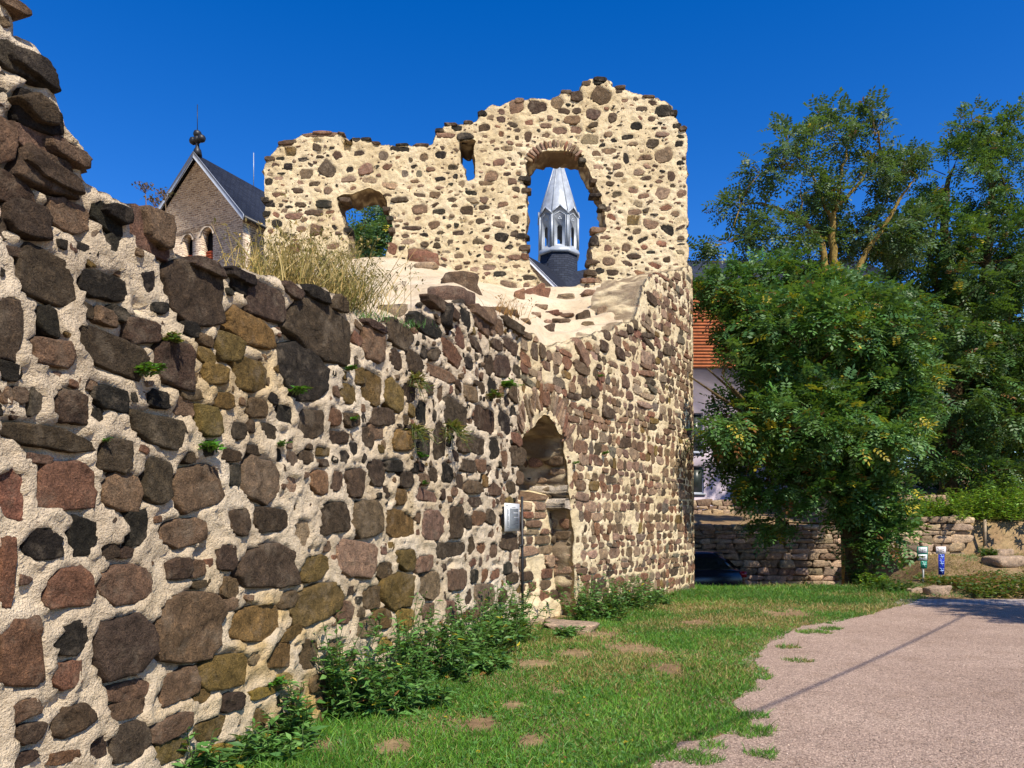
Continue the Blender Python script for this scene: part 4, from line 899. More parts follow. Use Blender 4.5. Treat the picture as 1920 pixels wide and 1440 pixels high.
# dry-stone walls
def dry_wall(label, p0, p1, z0, z1, ch, lw_, seed, curve=0.0, depth=.35):
    rg = np.random.default_rng(seed); p0, p1 = np.array(p0, float), np.array(p1, float); L = np.linalg.norm(p1 - p0); t_ = (p1 - p0) / L; nrm = np.array([t_[1], -t_[0]])
    T_ = thing('dry_stone_wall', label, 'stone wall', (*((p0 + p1) / 2), z0))
    z = z0; row = 0
    while z < z1:
        h = ch * rg.uniform(.6, 1.35); s_ = rg.uniform(-.15, 0)
        while s_ < L:
            w = lw_ * rg.uniform(.5, 1.7); sc = s_ + w / 2
            p = p0 + t_ * sc - nrm * curve * max(0, sc / L - .6) ** 2 * 6 + nrm * rg.uniform(-.04, .05)
            rock(rg, np.array([*p, z + h / 2]), w * 1.0, depth, h * rg.uniform(.85, 1.1), np.array((.38, .285, .20)) * rg.uniform(.45, 1.25) * (1 + .06 * rg.uniform(-1, 1, 3)), 'stone', T_, M_STONE_F, math.atan2(t_[1], t_[0]) + rg.normal(0, .05)); s_ += w
        z += h * .97; row += 1
    return T_
dry_wall('long shaded dry-stone retaining wall behind the dark car', (5.4, 26.0), (12.9, 26.0), -.75, 1.45, .22, .46, 1)
dry_wall('short sunlit dry-stone terrace wall with curved end above the marker posts', (12.1, 24.4), (15.5, 24.4), .5, 1.72, .26, .42, 2, .8)
dry_wall('low broken row of stones above the sunlit terrace wall', (12.6, 26.3), (15.2, 26.3), 2.0, 2.45, .22, .38, 3)
dry_wall('low stone edging at the foot of the lilac house', (7.6, 33.2), (11.5, 33.2), float(terrain(9, 33.2)) - .1, float(terrain(9, 33.2)) + .42, .22, .4, 4)
rk = np.random.default_rng(9)
for px, py, Y, w, h, lab in [(1757, 1113, 17.0, .48, .26, 'pale boulder in the ground cover below the marker posts'), (1712, 1112, 17.4, .36, .16, 'small grey boulder left of the pale one below the green marker post'),
                             (1880, 1028, 22.5, 1.0, .35, 'flat pale rock on the dry slope at the right edge'), (1880, 1008, 24.0, .55, .28, 'squarish pale stone right of the terrace wall'), (1070, 1184, 11.5, .74, .16, 'flat pinkish stone slab on the ground in front of the niche'),
                             (1000, 1172, 12.0, .38, .14, 'small worn stone at the foot of the niche')]:
    X = (px - CX) / F_PX * Y; zt = float(terrain(X, Y)); tag(rock(rk, np.array([X, Y, zt + h * .25]), w, w * .75, h, (.36, .27, .20), 'stone_slab' if 'slab' in lab else 'boulder', None), lab, 'stone slab' if 'slab' in lab else 'boulder')
pw = MB().tube([(15.35, 24.25, .9), (15.36, 24.25, 1.75)], .05, 6).build('wooden_stake', mat_plain('weathered_wood', (.34, .26, .17), .9, .2, .3, 8)); tag(pw, 'short weathered wooden stake at the right end of the terrace wall', 'stake')

# ------------------------------------------------------------------ marker posts
M_WHITE = mat_plain('white_plate', (.60, .61, .61), .5, .4, .04); M_GREEN = mat_plain('green_plate', (.005, .17, .11), .5, .4, .1); M_BLUE = mat_plain('blue_plate', (.008, .03, .36), .5, .4, .1); M_PINKW = mat_plain('pale_pink_plate', (.75, .66, .64), .5, .4, .04)
M_POST = mat_plain('pale_post', (.55, .55, .5), .6, .3, .1); M_INK = mat_plain('grey_ink', (.14, .15, .16), .7, .2, .1); M_PALEBLUE = mat_plain('pale_blue_print', (.35, .5, .8), .6, .3, .05); M_PALEGRN = mat_plain('pale_green_print', (.45, .75, .68), .6, .3, .05)
def card(parent, x0, x1, y0, y1, Y, mat, name, d=0.0, t=.008):
    a, b_ = at(x0, y1, Y), at(x1, y0, Y); return MB().box(a[0], b_[0], Y - d - t, Y - d, a[2], b_[2]).build(name, mat, parent)
def marks(parent, x0, x1, y0, y1, Y, d):
    w, h = x1 - x0, y1 - y0; m_ = MB()
    for q in [(.25, .75, .46, .50), (.47, .53, .15, .85), (.2, .34, .3, .36), (.2, .34, .6, .66), (.62, .82, .28, .36), (.62, .8, .62, .70), (.12, .2, .15, .24)]:
        a, b_ = at(x0 + q[0] * w, y0 + q[3] * h, Y), at(x0 + q[1] * w, y0 + q[2] * h, Y); m_.box(a[0], b_[0], Y - d - .003, Y - d, a[2], b_[2])
    m_.build('print', M_INK, parent)
def squiggle(parent, xc, yc, s_, Y, d, mat):
    m_ = MB()
    for pts in ([(-.7, -1), (-.1, -.8), (.05, .1), (.5, .9)], [(-.5, 0.05), (.9, -.05)], [(.5, -.7), (.85, -.6)]):
        m_.tube([at(xc + x * s_, yc + y * s_, Y) - (0, d + .004, 0) for x, y in pts], .011, 4)
    m_.build('print', mat, parent)
Y = 20.0
for kind, xp in (('green', 1732), ('blue', 1765.5)):
    X = (xp - CX) / F_PX * Y; zt = float(terrain(X, Y)) - .1
    T_ = thing('marker_post', 'green utility marker post with two white cards, left of the pair' if kind == 'green' else 'blue utility marker post with one white card, right of the pair', 'marker post', (X, Y + .03, zt), 'utility marker posts on the bank')
    MB().tube([(X, Y + .03, zt), (X, Y + .03, .75)], .022, 8).build('post', M_POST, T_)
    if kind == 'green':
        pl = card(T_, 1719.5, 1739.5, 1024.5, 1051.5, Y, M_GREEN, 'plate'); card(T_, 1726, 1738, 1051.8, 1066, Y, M_GREEN, 'plate')
        for ya, yb_ in ((1026, 1037), (1039.5, 1050.5)): c_ = card(pl, 1721.3, 1737.7, ya, yb_, Y, M_WHITE, 'card', .012); marks(pl, 1721.3, 1737.7, ya, yb_, Y, .021)
        squiggle(pl, 1731.5, 1058, 5, Y, .01, M_PALEGRN)
    else:
        pl = card(T_, 1759.3, 1770.5, 1038.8, 1077.5, Y, M_BLUE, 'plate'); cd = card(T_, 1754.5, 1773, 1024.8, 1038.4, Y, M_PINKW, 'card', .01); marks(cd, 1754.5, 1773, 1024.8, 1038.4, Y, .02)
        for y_ in (1044, 1056.5, 1070): squiggle(pl, 1764.5, y_, 5, Y, .01, M_PALEBLUE)

# ------------------------------------------------------------------ notice on the wall, iron gate leaf
sa, sb = float(LINE.s_of(938.5)), float(LINE.s_of(966)); za_, zb_ = LINE.sz(952, 996)[1], LINE.sz(952, 944)[1]
IB = thing('information_board', 'white printed information panel fixed to the rubble wall left of the niche', 'sign', front_map(np.array([(sa + sb) / 2]), np.array([za_]), np.array([.03]))[0])
_o = front_map(np.array([(sa + sb) / 2]), np.array([0.]), np.array([0.]))[0]; _t = front_map(np.array([sb]), np.array([0.]), np.array([0.]))[0] - front_map(np.array([sa]), np.array([0.]), np.array([0.]))[0]; _t = _t / np.linalg.norm(_t); _n = np.array([_t[1], -_t[0], 0])
fmx = lambda V: _o + (V[:, :1] - (sa + sb) / 2) * _t + V[:, 2:3] * _n + V[:, 1:2] * np.array([0, 0, 1.])
MB().box(sa, sb, za_, zb_, .06, .075, fmx).build('panel', M_WHITE, IB)
MB().box(sa + .04, sa + .08, za_ + .05, zb_ - .05, -.05, .06, fmx).build('bracket', M_BLACK, IB); MB().box(sb - .08, sb - .04, za_ + .05, zb_ - .05, -.05, .06, fmx).build('bracket', M_BLACK, IB)
W_, H_ = sb - sa, zb_ - za_; pr_ = MB(); rg = np.random.default_rng(3)
pr_.box(sa + .42 * W_, sa + .70 * W_, za_ + .855 * H_, za_ + .872 * H_, .075, .077, fmx)
for k in range(26):
    z = .80 - k * .028; end = .9 if k not in (5, 11, 17, 20, 21) else rg.uniform(.55, .75)
    pr_.box(sa + .30 * W_, sa + end * W_, za_ + z * H_, za_ + (z + .016) * H_, .075, .077, fmx)
for k in range(20):
    z = .78 - k * .034; pr_.box(sa + .1 * W_, sa + (.24 if k % 6 else .18) * W_, za_ + z * H_, za_ + (z + .014) * H_, .075, .077, fmx)
pr_.box(sa + .08 * W_, sa + .16 * W_, za_ + .9 * H_, za_ + .94 * H_, .075, .077, fmx)
pr_.build('print', mat_plain('print_grey', (.12, .14, .15), .7, .2, .1), IB)

GT = thing('iron_gate', 'narrow black iron gate leaf folded against the left side of the niche', 'gate', front_map(np.array([S_B + .1]), np.array([0.02]), np.array([-.05]))[0])
gp = lambda s, z, d: front_map(np.array([s]), np.array([z]), np.array([d]))[0]
for s_, d in ((S_B + .05, .03), (S_B + .17, -.02)): MB().tube([gp(s_, .03, d), gp(s_, 2.05, d)], .02, 6).build('upright', M_BLACK, GT)
for z in np.linspace(.15, 1.95, 9): MB().tube([gp(S_B + .05, z, .03), gp(S_B + .17, z, -.02)], .011, 5).build('rung', M_BLACK, GT)
for z in (.45, 1.3): MB().tube([gp(S_B - .08, z, .05), gp(S_B + .05, z, .04)], .018, 5).build('hinge', M_BLACK, GT)

# ------------------------------------------------------------------ parked car behind the tower corner
CZ = -.75; CAR = thing('parked_car', 'dark car parked in the shade behind the right corner of the ruin', 'car', (4.9, 23.0, CZ))
M_CAR = mat_plain('dark_blue_paint', (.012, .014, .022), .22, .6, .1); M_GLS = mat_plain('car_glass', (.015, .018, .02), .06, .7, .1); M_TYRE = mat_plain('rubber', (.015, .015, .015), .8, .2, .1); M_RIM = mat_plain('alloy', (.4, .4, .42), .3, .5, .1, metal=.8); M_TAIL = mat_plain('red_lens', (.35, .008, .012), .15, .6, .1)
def car_loft(secs, prof_y):
    """secs: list of (z, half_width, x_front, x_rear)"""
    m_ = MB(); n = len(secs); V = []
    for z, hw_, xf, xr in secs:
        b_ = .18
        V += [(xf, -hw_ + b_, z), (xf + b_, -hw_, z), (xr - b_, -hw_, z), (xr, -hw_ + b_, z), (xr, hw_ - b_, z), (xr - b_, hw_, z), (xf + b_, hw_, z), (xf, hw_ - b_, z)]
    V = np.array(V) + (4.8, 23.0, CZ); F = [(r * 8 + k, r * 8 + (k + 1) % 8, r * 8 + 8 + (k + 1) % 8, r * 8 + 8 + k) for r in range(n - 1) for k in range(8)] + [tuple(range(8))[::-1], tuple(range(8 * n - 8, 8 * n))]
    return m_.add(V, F)
car_loft([(.22, .80, -2.1, 2.02), (.32, .88, -2.18, 2.12), (.55, .92, -2.2, 2.16), (.80, .92, -2.12, 2.13), (.95, .89, -1.7, 2.06), (1.0, .84, -1.2, 1.98)], 0).build('body', M_CAR, CAR, True)
car_loft([(.98, .82, -.95, 1.95), (1.30, .72, -.35, 1.62), (1.44, .68, -.1, 1.42), (1.52, .62, .15, 1.25)], 0).build('cabin', M_CAR, CAR, True)
for sy in (-1, 1):
    w_ = MB(); V = np.array([(-.72, .825, 1.03), (.45, .825, 1.03), (.45, .715, 1.36), (-.22, .715, 1.36), (.52, .825, 1.03), (1.7, .81, 1.03), (1.42, .715, 1.36), (.52, .715, 1.36)]) * (1, sy, 1) + (4.8, 23.0, CZ) + (0, sy * .012, 0)
    w_.add(V, [(0, 1, 2, 3), (4, 5, 6, 7)]); w_.build('side_window', M_GLS, CAR)
    MB().box(6.76, 6.96, 23.0 + sy * .70 - .16, 23.0 + sy * .70 + .16, CZ + .78, CZ + .95).build('tail_light', M_TAIL, CAR)
    MB().box(3.9, 4.02, 23.0 + sy * 1.0 - .09, 23.0 + sy * 1.0 + .09, CZ + 1.0, CZ + 1.14).build('mirror', M_CAR, CAR)
    for x_ in (3.45, 6.15):
        th = np.linspace(0, 2 * np.pi, 21)[:-1]; tm = MB(); c_ = np.array([x_, 23.0 + sy * .82, CZ + .32])
        wl = tm.tube([c_ + (0, -.11, 0), c_ + (0, -.09, 0), c_ + (0, .09, 0), c_ + (0, .11, 0)], [.27, .32, .32, .27], 20).build('wheel', M_TYRE, CAR)
        MB().tube([c_ + (0, sy * .09, 0), c_ + (0, sy * .125, 0)], [.21, .18], 10).build('rim', M_RIM, wl)
rw = MB(); rw.add(np.array([(1.965, -.62, 1.02), (1.965, .62, 1.02), (1.68, .55, 1.30), (1.68, -.55, 1.30)]) + (4.82, 23.0, CZ), [(0, 1, 2, 3)]); rw.build('rear_window', M_GLS, CAR)
MB().box(6.9, 7.02, 22.2, 23.8, CZ + .3, CZ + .52).build('bumper', M_TYRE, CAR)
MB().box(6.05, 6.32, 22.45, 23.55, CZ + 1.46, CZ + 1.50).build('spoiler', M_CAR, CAR)

# overhead cable and its poles, to the right of and behind the camera: its shadow crosses the gravel
hgt = 6.0; M_WOODP = mat_plain('pole_wood', (.16, .11, .07), .9, .2, .3, 6)
PA, PB = np.array([-.9, -3.9, hgt]), np.array([12.2, 10.6, hgt])
for k, q in enumerate((PA, PB)):
    MB().tube([(q[0], q[1], -.2), (q[0], q[1], 3), (q[0], q[1], hgt + .3)], [.13, .115, .1], 10).build('cable_pole', M_WOODP)
    tag(bpy.data.objects['cable_pole' if k == 0 else 'cable_pole.001'], ['wooden pole carrying the overhead cable behind the viewer', 'wooden pole carrying the overhead cable right of the gravel'][k], 'pole', 'cable poles')
tt = np.linspace(0, 1, 40); cab = PA + (PB - PA) * tt[:, None]; cab[:, 2] -= 1.2 * tt * (1 - tt); tag(MB().tube(cab, .017, 6).build('overhead_cable', M_BLACK), 'thick black overhead cable whose shadow crosses the gravel', 'cable')
# ------------------------------------------------------------------ vegetation
def unit(v): return v / (np.linalg.norm(v, axis=-1, keepdims=True) + 1e-9)
def fronds(P, D, L, C, rng, pairs=4, wid=.21):
    """pinnate leaves: P base, D direction, L length, C colour -> verts, quads, colours"""
    n = len(P); D = unit(D); up = np.array([0, 0, 1.]) + rng.normal(0, .35, (n, 3))
    Sd = unit(np.cross(D, up)); Nn = np.cross(Sd, D)
    tl = np.r_[np.repeat(np.linspace(.22, .9, pairs), 2), 1.0]; sg = np.r_[np.tile([1, -1], pairs), 0]; nl = len(tl)
    droop = rng.uniform(.1, .45, (n, 1, 1)); L3 = L[:, None, None]
    root = P[:, None] + D[:, None] * tl[None, :, None] * L3 - np.array([0, 0, 1.]) * droop * (tl[None, :, None] ** 2) * L3
    ax = np.where(sg[None, :, None] == 0, D[:, None], Sd[:, None] * sg[None, :, None] + .35 * D[:, None]) - np.array([0, 0, 1.]) * .25
    ax = unit(ax); wv = unit(np.cross(ax, Nn[:, None] + .25 * rng.normal(0, 1, (n, nl, 3))))
    ll = L3 * .36; hw = L3 * wid * .42
    q = np.stack([root, root + ax * ll * .5 + wv * hw, root + ax * ll, root + ax * ll * .5 - wv * hw], 2)
    V = q.reshape(-1, 3); F = np.arange(len(V)).reshape(-1, 4)
    Cc = np.repeat(C, nl * 4, 0) * (1 + .18 * np.repeat(rng.uniform(-1, 1, n * nl), 4)[:, None])
    return V, F, Cc
GREENS = np.array([(.04, .11, .02), (.055, .145, .025), (.08, .18, .04), (.12, .22, .07), (.045, .115, .03)])
def leaf_cols(n, rng, yellow=.03, brown=.02, pal=GREENS):
    C = pal[rng.integers(0, len(pal), n)] * rng.uniform(.7, 1.3, (n, 1)); u = rng.random(n)
    C[u < yellow] = np.array((.42, .34, .03)) * rng.uniform(.6, 1.1, ((u < yellow).sum(), 1)); C[u > 1 - brown] = np.array((.20, .085, .03)) * rng.uniform(.6, 1.2, ((u > 1 - brown).sum(), 1))
    return C
def tree(name, label, group, base, trunk, blobs, ntw, seed, fl=.33, per=11, gap=-.12, tr=.25, yellow=.03, brown=.02, bark=M_BARK, pal=GREENS, pairs=4):
    """blobs: (centre, (rx,ry,rz), weight)"""
    rg = np.random.default_rng(seed); T_ = thing(name, label, 'tree', base, group)
    m_ = MB()
    for path, r0, r1 in trunk:
        path = np.array(path, float); k = np.linspace(0, len(path) - 1, 4 * len(path)); q = np.stack([np.interp(k, np.arange(len(path)), path[:, i]) for i in range(3)], 1)
        q[1:-1] += rg.normal(0, .03, q[1:-1].shape); m_.tube(q, np.linspace(r0, r1, len(q)), 9)
    tp_ = np.concatenate([np.array(p_, float)[max(1, len(p_) // 4):] for p_, _, _ in trunk])
    P, D, O = [], [], []
    W_ = np.array([b_[2] for b_ in blobs], float); W_ /= W_.sum()
    for (c_, r_, w_), f in zip(blobs, W_):
        c_, r_ = np.array(c_, float), np.array(r_, float)
        s_ = tp_[np.argmin(np.linalg.norm(tp_ - c_, axis=1) + .6 * np.maximum(0, tp_[:, 2] - c_[2]))]
        mid = (s_ + c_) / 2 + rg.normal(0, .15, 3) + (0, 0, .15); m_.tube([s_, mid, c_], [tr * .24, tr * .16, tr * .07], 6)
        n = max(4, int(ntw * f)); d = unit(rg.normal(0, 1, (n, 3))); d[:, 2] = np.where(d[:, 2] < -.45, d[:, 2] * .5, d[:, 2])
        rad = rg.uniform(.35, 1.0, (n, 1)) ** .55; tw = c_ + d * rad * r_
        keep = fbm(tw[:, 0] * .9, tw[:, 1] * .9, tw[:, 2] * .9, 3, seed) > gap; tw, d = tw[keep], d[keep]
        for q in tw[:max(6, len(tw) // 7)]: m_.tube([c_ + (q - c_) * .1, c_ + (q - c_) * .55 + (0, 0, .08), q], [tr * .09, tr * .06, .012], 4, cap=False)
        k = per; pp = np.repeat(tw, k, 0) + rg.normal(0, .15, (len(tw) * k, 3)) * (1.25, 1.25, .7); dd = np.repeat(d, k, 0) * .8 + rg.normal(0, .6, (len(tw) * k, 3)) + (0, 0, -.12)
        P.append(pp); D.append(dd)
    P, D = np.concatenate(P), np.concatenate(D); n = len(P)
    C = leaf_cols(n, rg, yellow, brown, pal)
    patch = fbm(P[:, 0] * .7, P[:, 1] * .7, P[:, 2] * .7, 3, seed + 5)[:, None]; C = C * (1 + .35 * patch)
    V, F, Cc = fronds(P, D, rg.uniform(.7, 1.25, n) * fl, C, rg, pairs)
    mk('crown', V, F, M_LEAF, T_, Cc); m_.build('trunk', bark, T_)
    return n
def blob(px, py, rx, ry, Y, rd=None, w=None):
    k = Y / F_PX; c_ = at(px, py, Y); return (c_, (rx * k, (rd or (rx + ry) / 2) * k, ry * k), w or rx * ry)
nl = 0
t0 = (9.25, 19.9, float(terrain(9.25, 19.9)) - .1)
nl += tree('locust_tree', 'dense low locust tree with wide crown beside the tower corner', 'locust trees right of the ruin', t0,
     [([t0, (9.15, 19.9, 1.2), (8.9, 19.8, 2.6), (8.3, 19.7, 4.0), (7.6, 19.6, 5.4)], .36, .10), ([(9.2, 19.9, .9), (9.6, 20, 2.4), (9.9, 20.2, 4.2), (10.2, 20.3, 6)], .26, .09), ([(9.3, 19.95, .2), (9.85, 20.0, 1.2), (10.0, 20.0, 2.5)], .2, .1), ([(9.0, 19.85, 2.2), (7.8, 19.4, 3.0), (6.6, 19.2, 3.4)], .14, .05)],
     [blob(1352, 705, 46, 56, 17.2), blob(1325, 690, 30, 34, 16.9, None, 2600), blob(1356, 790, 34, 50, 17.3), blob(1425, 615, 85, 66, 19.6), blob(1500, 640, 120, 90, 18.6), blob(1620, 630, 100, 92, 19.0), blob(1408, 785, 74, 85, 19.2), blob(1500, 800, 125, 105, 18.4), blob(1630, 790, 95, 105, 18.8), blob(1470, 905, 85, 70, 19.6), blob(1368, 850, 24, 60, 20.2),
      blob(1560, 930, 95, 62, 19.4), blob(1685, 720, 55, 85, 19.2), blob(1352, 545, 40, 34, 19.4), blob(1292, 705, 22, 24, 18.0), blob(1440, 530, 60, 36, 20.5), blob(1560, 560, 90, 50, 20.5), blob(1540, 720, 130, 120, 20.8), blob(1640, 940, 50, 60, 19.3), blob(1480, 980, 60, 30, 19.8), blob(1660, 1010, 36, 50, 19.2)],
     1250, 101, fl=.36, per=19, gap=-.13, yellow=.05, brown=.025)
t1 = (10.6, 23.5, -.5); a = lambda x, y, Y=23.5: tuple(at(x, y, Y))
ybark = mat_plain('lichened_bark', (.25, .17, .05), .95, .1, .5, 10, bdist=.03)
nl += tree('locust_tree', 'tall open locust tree with bare yellow stems standing behind the low one', 'locust trees right of the ruin', t1,
     [([t1, a(1585, 800), a(1578, 620), a(1568, 500), a(1562, 420), a(1568, 385), a(1580, 320), a(1590, 270)], .2, .02), ([a(1578, 620), a(1553, 520), a(1535, 440), a(1500, 405), a(1440, 385), a(1390, 380)], .13, .02), ([a(1562, 420), a(1535, 350), a(1500, 300)], .07, .015), ([a(1566, 395), a(1620, 330), a(1650, 280)], .07, .015), ([a(1575, 560), a(1640, 450), a(1690, 370), a(1720, 330)], .11, .015)],
     [blob(1480, 285, 62, 46, 23.2), blob(1560, 258, 74, 55, 23.6), blob(1640, 255, 56, 55, 23.2), blob(1425, 325, 40, 36, 23.0), blob(1605, 335, 86, 60, 24), blob(1500, 365, 62, 40, 23.4), blob(1385, 385, 46, 16, 23.2, 20), blob(1690, 330, 50, 62, 23.6), blob(1450, 445, 80, 45, 23.0), blob(1365, 455, 55, 34, 22.6), blob(1620, 440, 70, 50, 24.2), blob(1540, 420, 60, 40, 24.6), blob(1335, 490, 40, 18, 22.4), blob(1680, 440, 55, 60, 24.2), blob(1500, 480, 90, 40, 24.4),
      ((9.3, 22.6, 5.2), (1.9, 1.2, 1.3), 9000), ((11.1, 22.3, 5.6), (1.7, 1.2, 1.3), 9000), ((8.0, 22.7, 4.9), (1.2, 1.0, 1.1), 6000), ((10.2, 22.2, 4.0), (1.8, 1.0, 1.0), 7000), ((9.6, 22.8, 7.0), (2.2, 1.2, 1.0), 7000)],  # unseen lower foliage, added to shade the retaining wall and yard
     1130, 102, fl=.36, per=10, gap=-.02, tr=.13, yellow=.01, brown=.02, bark=ybark, pal=np.array([(.05, .105, .04), (.08, .14, .06), (.12, .17, .09), (.04, .085, .025)]))
t2 = (16.6, 28.6, 2.6); a2 = lambda x, y, Y=28.2: tuple(at(x, y, Y))
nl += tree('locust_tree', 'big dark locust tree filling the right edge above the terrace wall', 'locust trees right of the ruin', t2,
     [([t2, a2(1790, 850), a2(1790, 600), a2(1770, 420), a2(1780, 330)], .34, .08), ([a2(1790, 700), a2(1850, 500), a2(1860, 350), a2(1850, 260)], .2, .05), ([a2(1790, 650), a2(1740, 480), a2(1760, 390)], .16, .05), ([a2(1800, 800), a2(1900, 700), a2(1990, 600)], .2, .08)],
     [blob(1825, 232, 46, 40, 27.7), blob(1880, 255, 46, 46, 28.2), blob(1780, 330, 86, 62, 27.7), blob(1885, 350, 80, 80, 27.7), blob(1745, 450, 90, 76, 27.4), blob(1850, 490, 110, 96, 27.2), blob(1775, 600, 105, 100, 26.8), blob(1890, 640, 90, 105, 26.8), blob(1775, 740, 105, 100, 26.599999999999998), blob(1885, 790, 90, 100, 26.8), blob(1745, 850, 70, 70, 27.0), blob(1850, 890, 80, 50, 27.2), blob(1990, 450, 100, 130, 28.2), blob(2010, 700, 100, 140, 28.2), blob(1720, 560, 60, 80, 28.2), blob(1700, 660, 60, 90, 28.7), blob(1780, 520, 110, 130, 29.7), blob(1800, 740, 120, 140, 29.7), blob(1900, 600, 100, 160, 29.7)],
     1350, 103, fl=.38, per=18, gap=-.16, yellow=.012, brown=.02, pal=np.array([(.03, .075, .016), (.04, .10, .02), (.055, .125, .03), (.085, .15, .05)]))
t3 = (12.6, 9.9, -.1)
nl += tree('locust_tree', 'locust tree outside the right edge whose shadow falls on the gravel', 'locust trees right of the ruin', t3, [([t3, (12.5, 10, 2), (12.2, 10, 4), (11.8, 10, 5.5)], .22, .06)],
     [((11.0, 9.9, 4.6), (1.0, 1.2, .5), 1), ((11.8, 10.8, 5.2), (1.2, 1.4, .9), 1.4), ((12.6, 9.0, 5.0), (1.4, 1.3, 1.0), 1.4)], 170, 104, fl=.36, per=10)
nl += tree('ash_tree', 'leafy tree beyond the ruin seen through the left window opening', None, (-7.6, 40, 0),
     [([(-7.6, 40, 0), (-7.6, 40, 8), (-7.5, 40, 13), (-7.2, 40, 17)], .4, .08)], [blob(700, 465, 40, 36, 40, 50), blob(715, 425, 26, 34, 40, 40), blob(672, 475, 30, 26, 40, 40), blob(740, 480, 40, 50, 40, 40), blob(718, 394, 18, 22, 40, 25), blob(700, 430, 40, 40, 40, 40), blob(680, 520, 70, 50, 40, 50)],
     330, 105, fl=.5, per=11, gap=-.05, pal=np.array([(.07, .15, .05), (.10, .19, .08), (.09, .16, .08)]), pairs=3)
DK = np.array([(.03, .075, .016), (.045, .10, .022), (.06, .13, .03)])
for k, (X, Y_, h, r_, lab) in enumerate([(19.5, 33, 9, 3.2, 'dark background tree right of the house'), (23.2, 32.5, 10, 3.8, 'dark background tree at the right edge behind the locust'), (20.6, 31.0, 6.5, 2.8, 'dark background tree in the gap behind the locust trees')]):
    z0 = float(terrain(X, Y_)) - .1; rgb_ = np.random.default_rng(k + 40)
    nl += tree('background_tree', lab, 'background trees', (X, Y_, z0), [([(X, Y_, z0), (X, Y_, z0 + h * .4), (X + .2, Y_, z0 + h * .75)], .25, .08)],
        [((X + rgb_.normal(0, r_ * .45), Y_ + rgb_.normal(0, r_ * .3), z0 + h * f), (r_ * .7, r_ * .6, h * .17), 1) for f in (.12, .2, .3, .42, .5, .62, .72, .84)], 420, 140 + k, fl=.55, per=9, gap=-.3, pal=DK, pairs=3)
print('fronds', nl)

def leaves(P, D, L, wr, C, rng, fold=.25):
    """simple lanceolate leaves, one folded quad pair each"""
    n = len(P); D = unit(D); Sd = unit(np.cross(D, np.array([0, 0, 1.]) + rng.normal(0, .3, (n, 3)))); N_ = np.cross(Sd, D); L = L[:, None]; w = L * wr
    q = np.stack([P, P + D * L * .45 + Sd * w + N_ * w * fold, P + D * L - np.array([0, 0, .12]) * L, P + D * L * .45 - Sd * w + N_ * w * fold], 1)
    V = q.reshape(-1, 3); F = np.arange(len(V)).reshape(-1, 4); F = np.concatenate([F[:, [0, 1, 2]], F[:, [0, 2, 3]]]); return V, F, np.repeat(C, 4, 0)
def plant(name, label, cat, base, h, spread, nst, nlv, L, seed, lean=(0, 0, 0), pal=GREENS, wr=.2, group=None, yellow=.02, droop=0.0, up=1.0):
    rg = np.random.default_rng(seed); base = np.array(base, float); T_ = thing(name, label, cat, base, group); m_ = MB(); P, D, LL = [], [], []
    for k in range(nst):
        b0 = base + np.array([*rg.normal(0, spread * .35, 2), -.02]) * (1, 1, 1); d = np.array([*rg.normal(0, .35, 2), up]) + np.array(lean) * rg.uniform(.5, 1.2); hh = h * rg.uniform(.55, 1.05)
        t_ = np.linspace(0, 1, 5)[:, None]; pts = b0 + unit(d) * hh * t_ + np.array([*rg.normal(0, .12, 2), -droop]) * hh * t_ ** 2
        m_.tube(pts, np.linspace(.006, .0025, 5), 4, cap=False)
        u = rg.uniform(.08, 1, nlv); q = np.stack([np.interp(u, t_[:, 0], pts[:, i]) for i in range(3)], 1); az = rg.uniform(0, 2 * np.pi, nlv)
        P.append(q); D.append(np.stack([np.cos(az), np.sin(az), rg.uniform(-.1, .7, nlv)], 1)); LL.append(L * rg.uniform(.55, 1.15, nlv) * (1.1 - .5 * u))
    P, D, LL = map(np.concatenate, (P, D, LL)); C = leaf_cols(len(P), rg, yellow, .01, pal)
    V, F, Cc = leaves(P, D, LL, wr, C, rg); mk('foliage', V, F, M_LEAF, T_, Cc); m_.build('stems', M_LEAF, T_, colr=False) if False else mk('stems', np.concatenate(m_.V), np.array(m_.F[4]), M_LEAF, T_, np.tile((.09, .13, .04), (m_.n, 1)), kind='stuff')
    return T_
WP = np.array([(.07, .18, .035), (.095, .215, .05), (.06, .15, .04), (.13, .25, .07)])
gnd = lambda px, py: np.array([(px - CX) / (py - HY) * EYE, EYE * F_PX / (py - HY), 0.0])
NW = np.array([.95, -.3, 0])
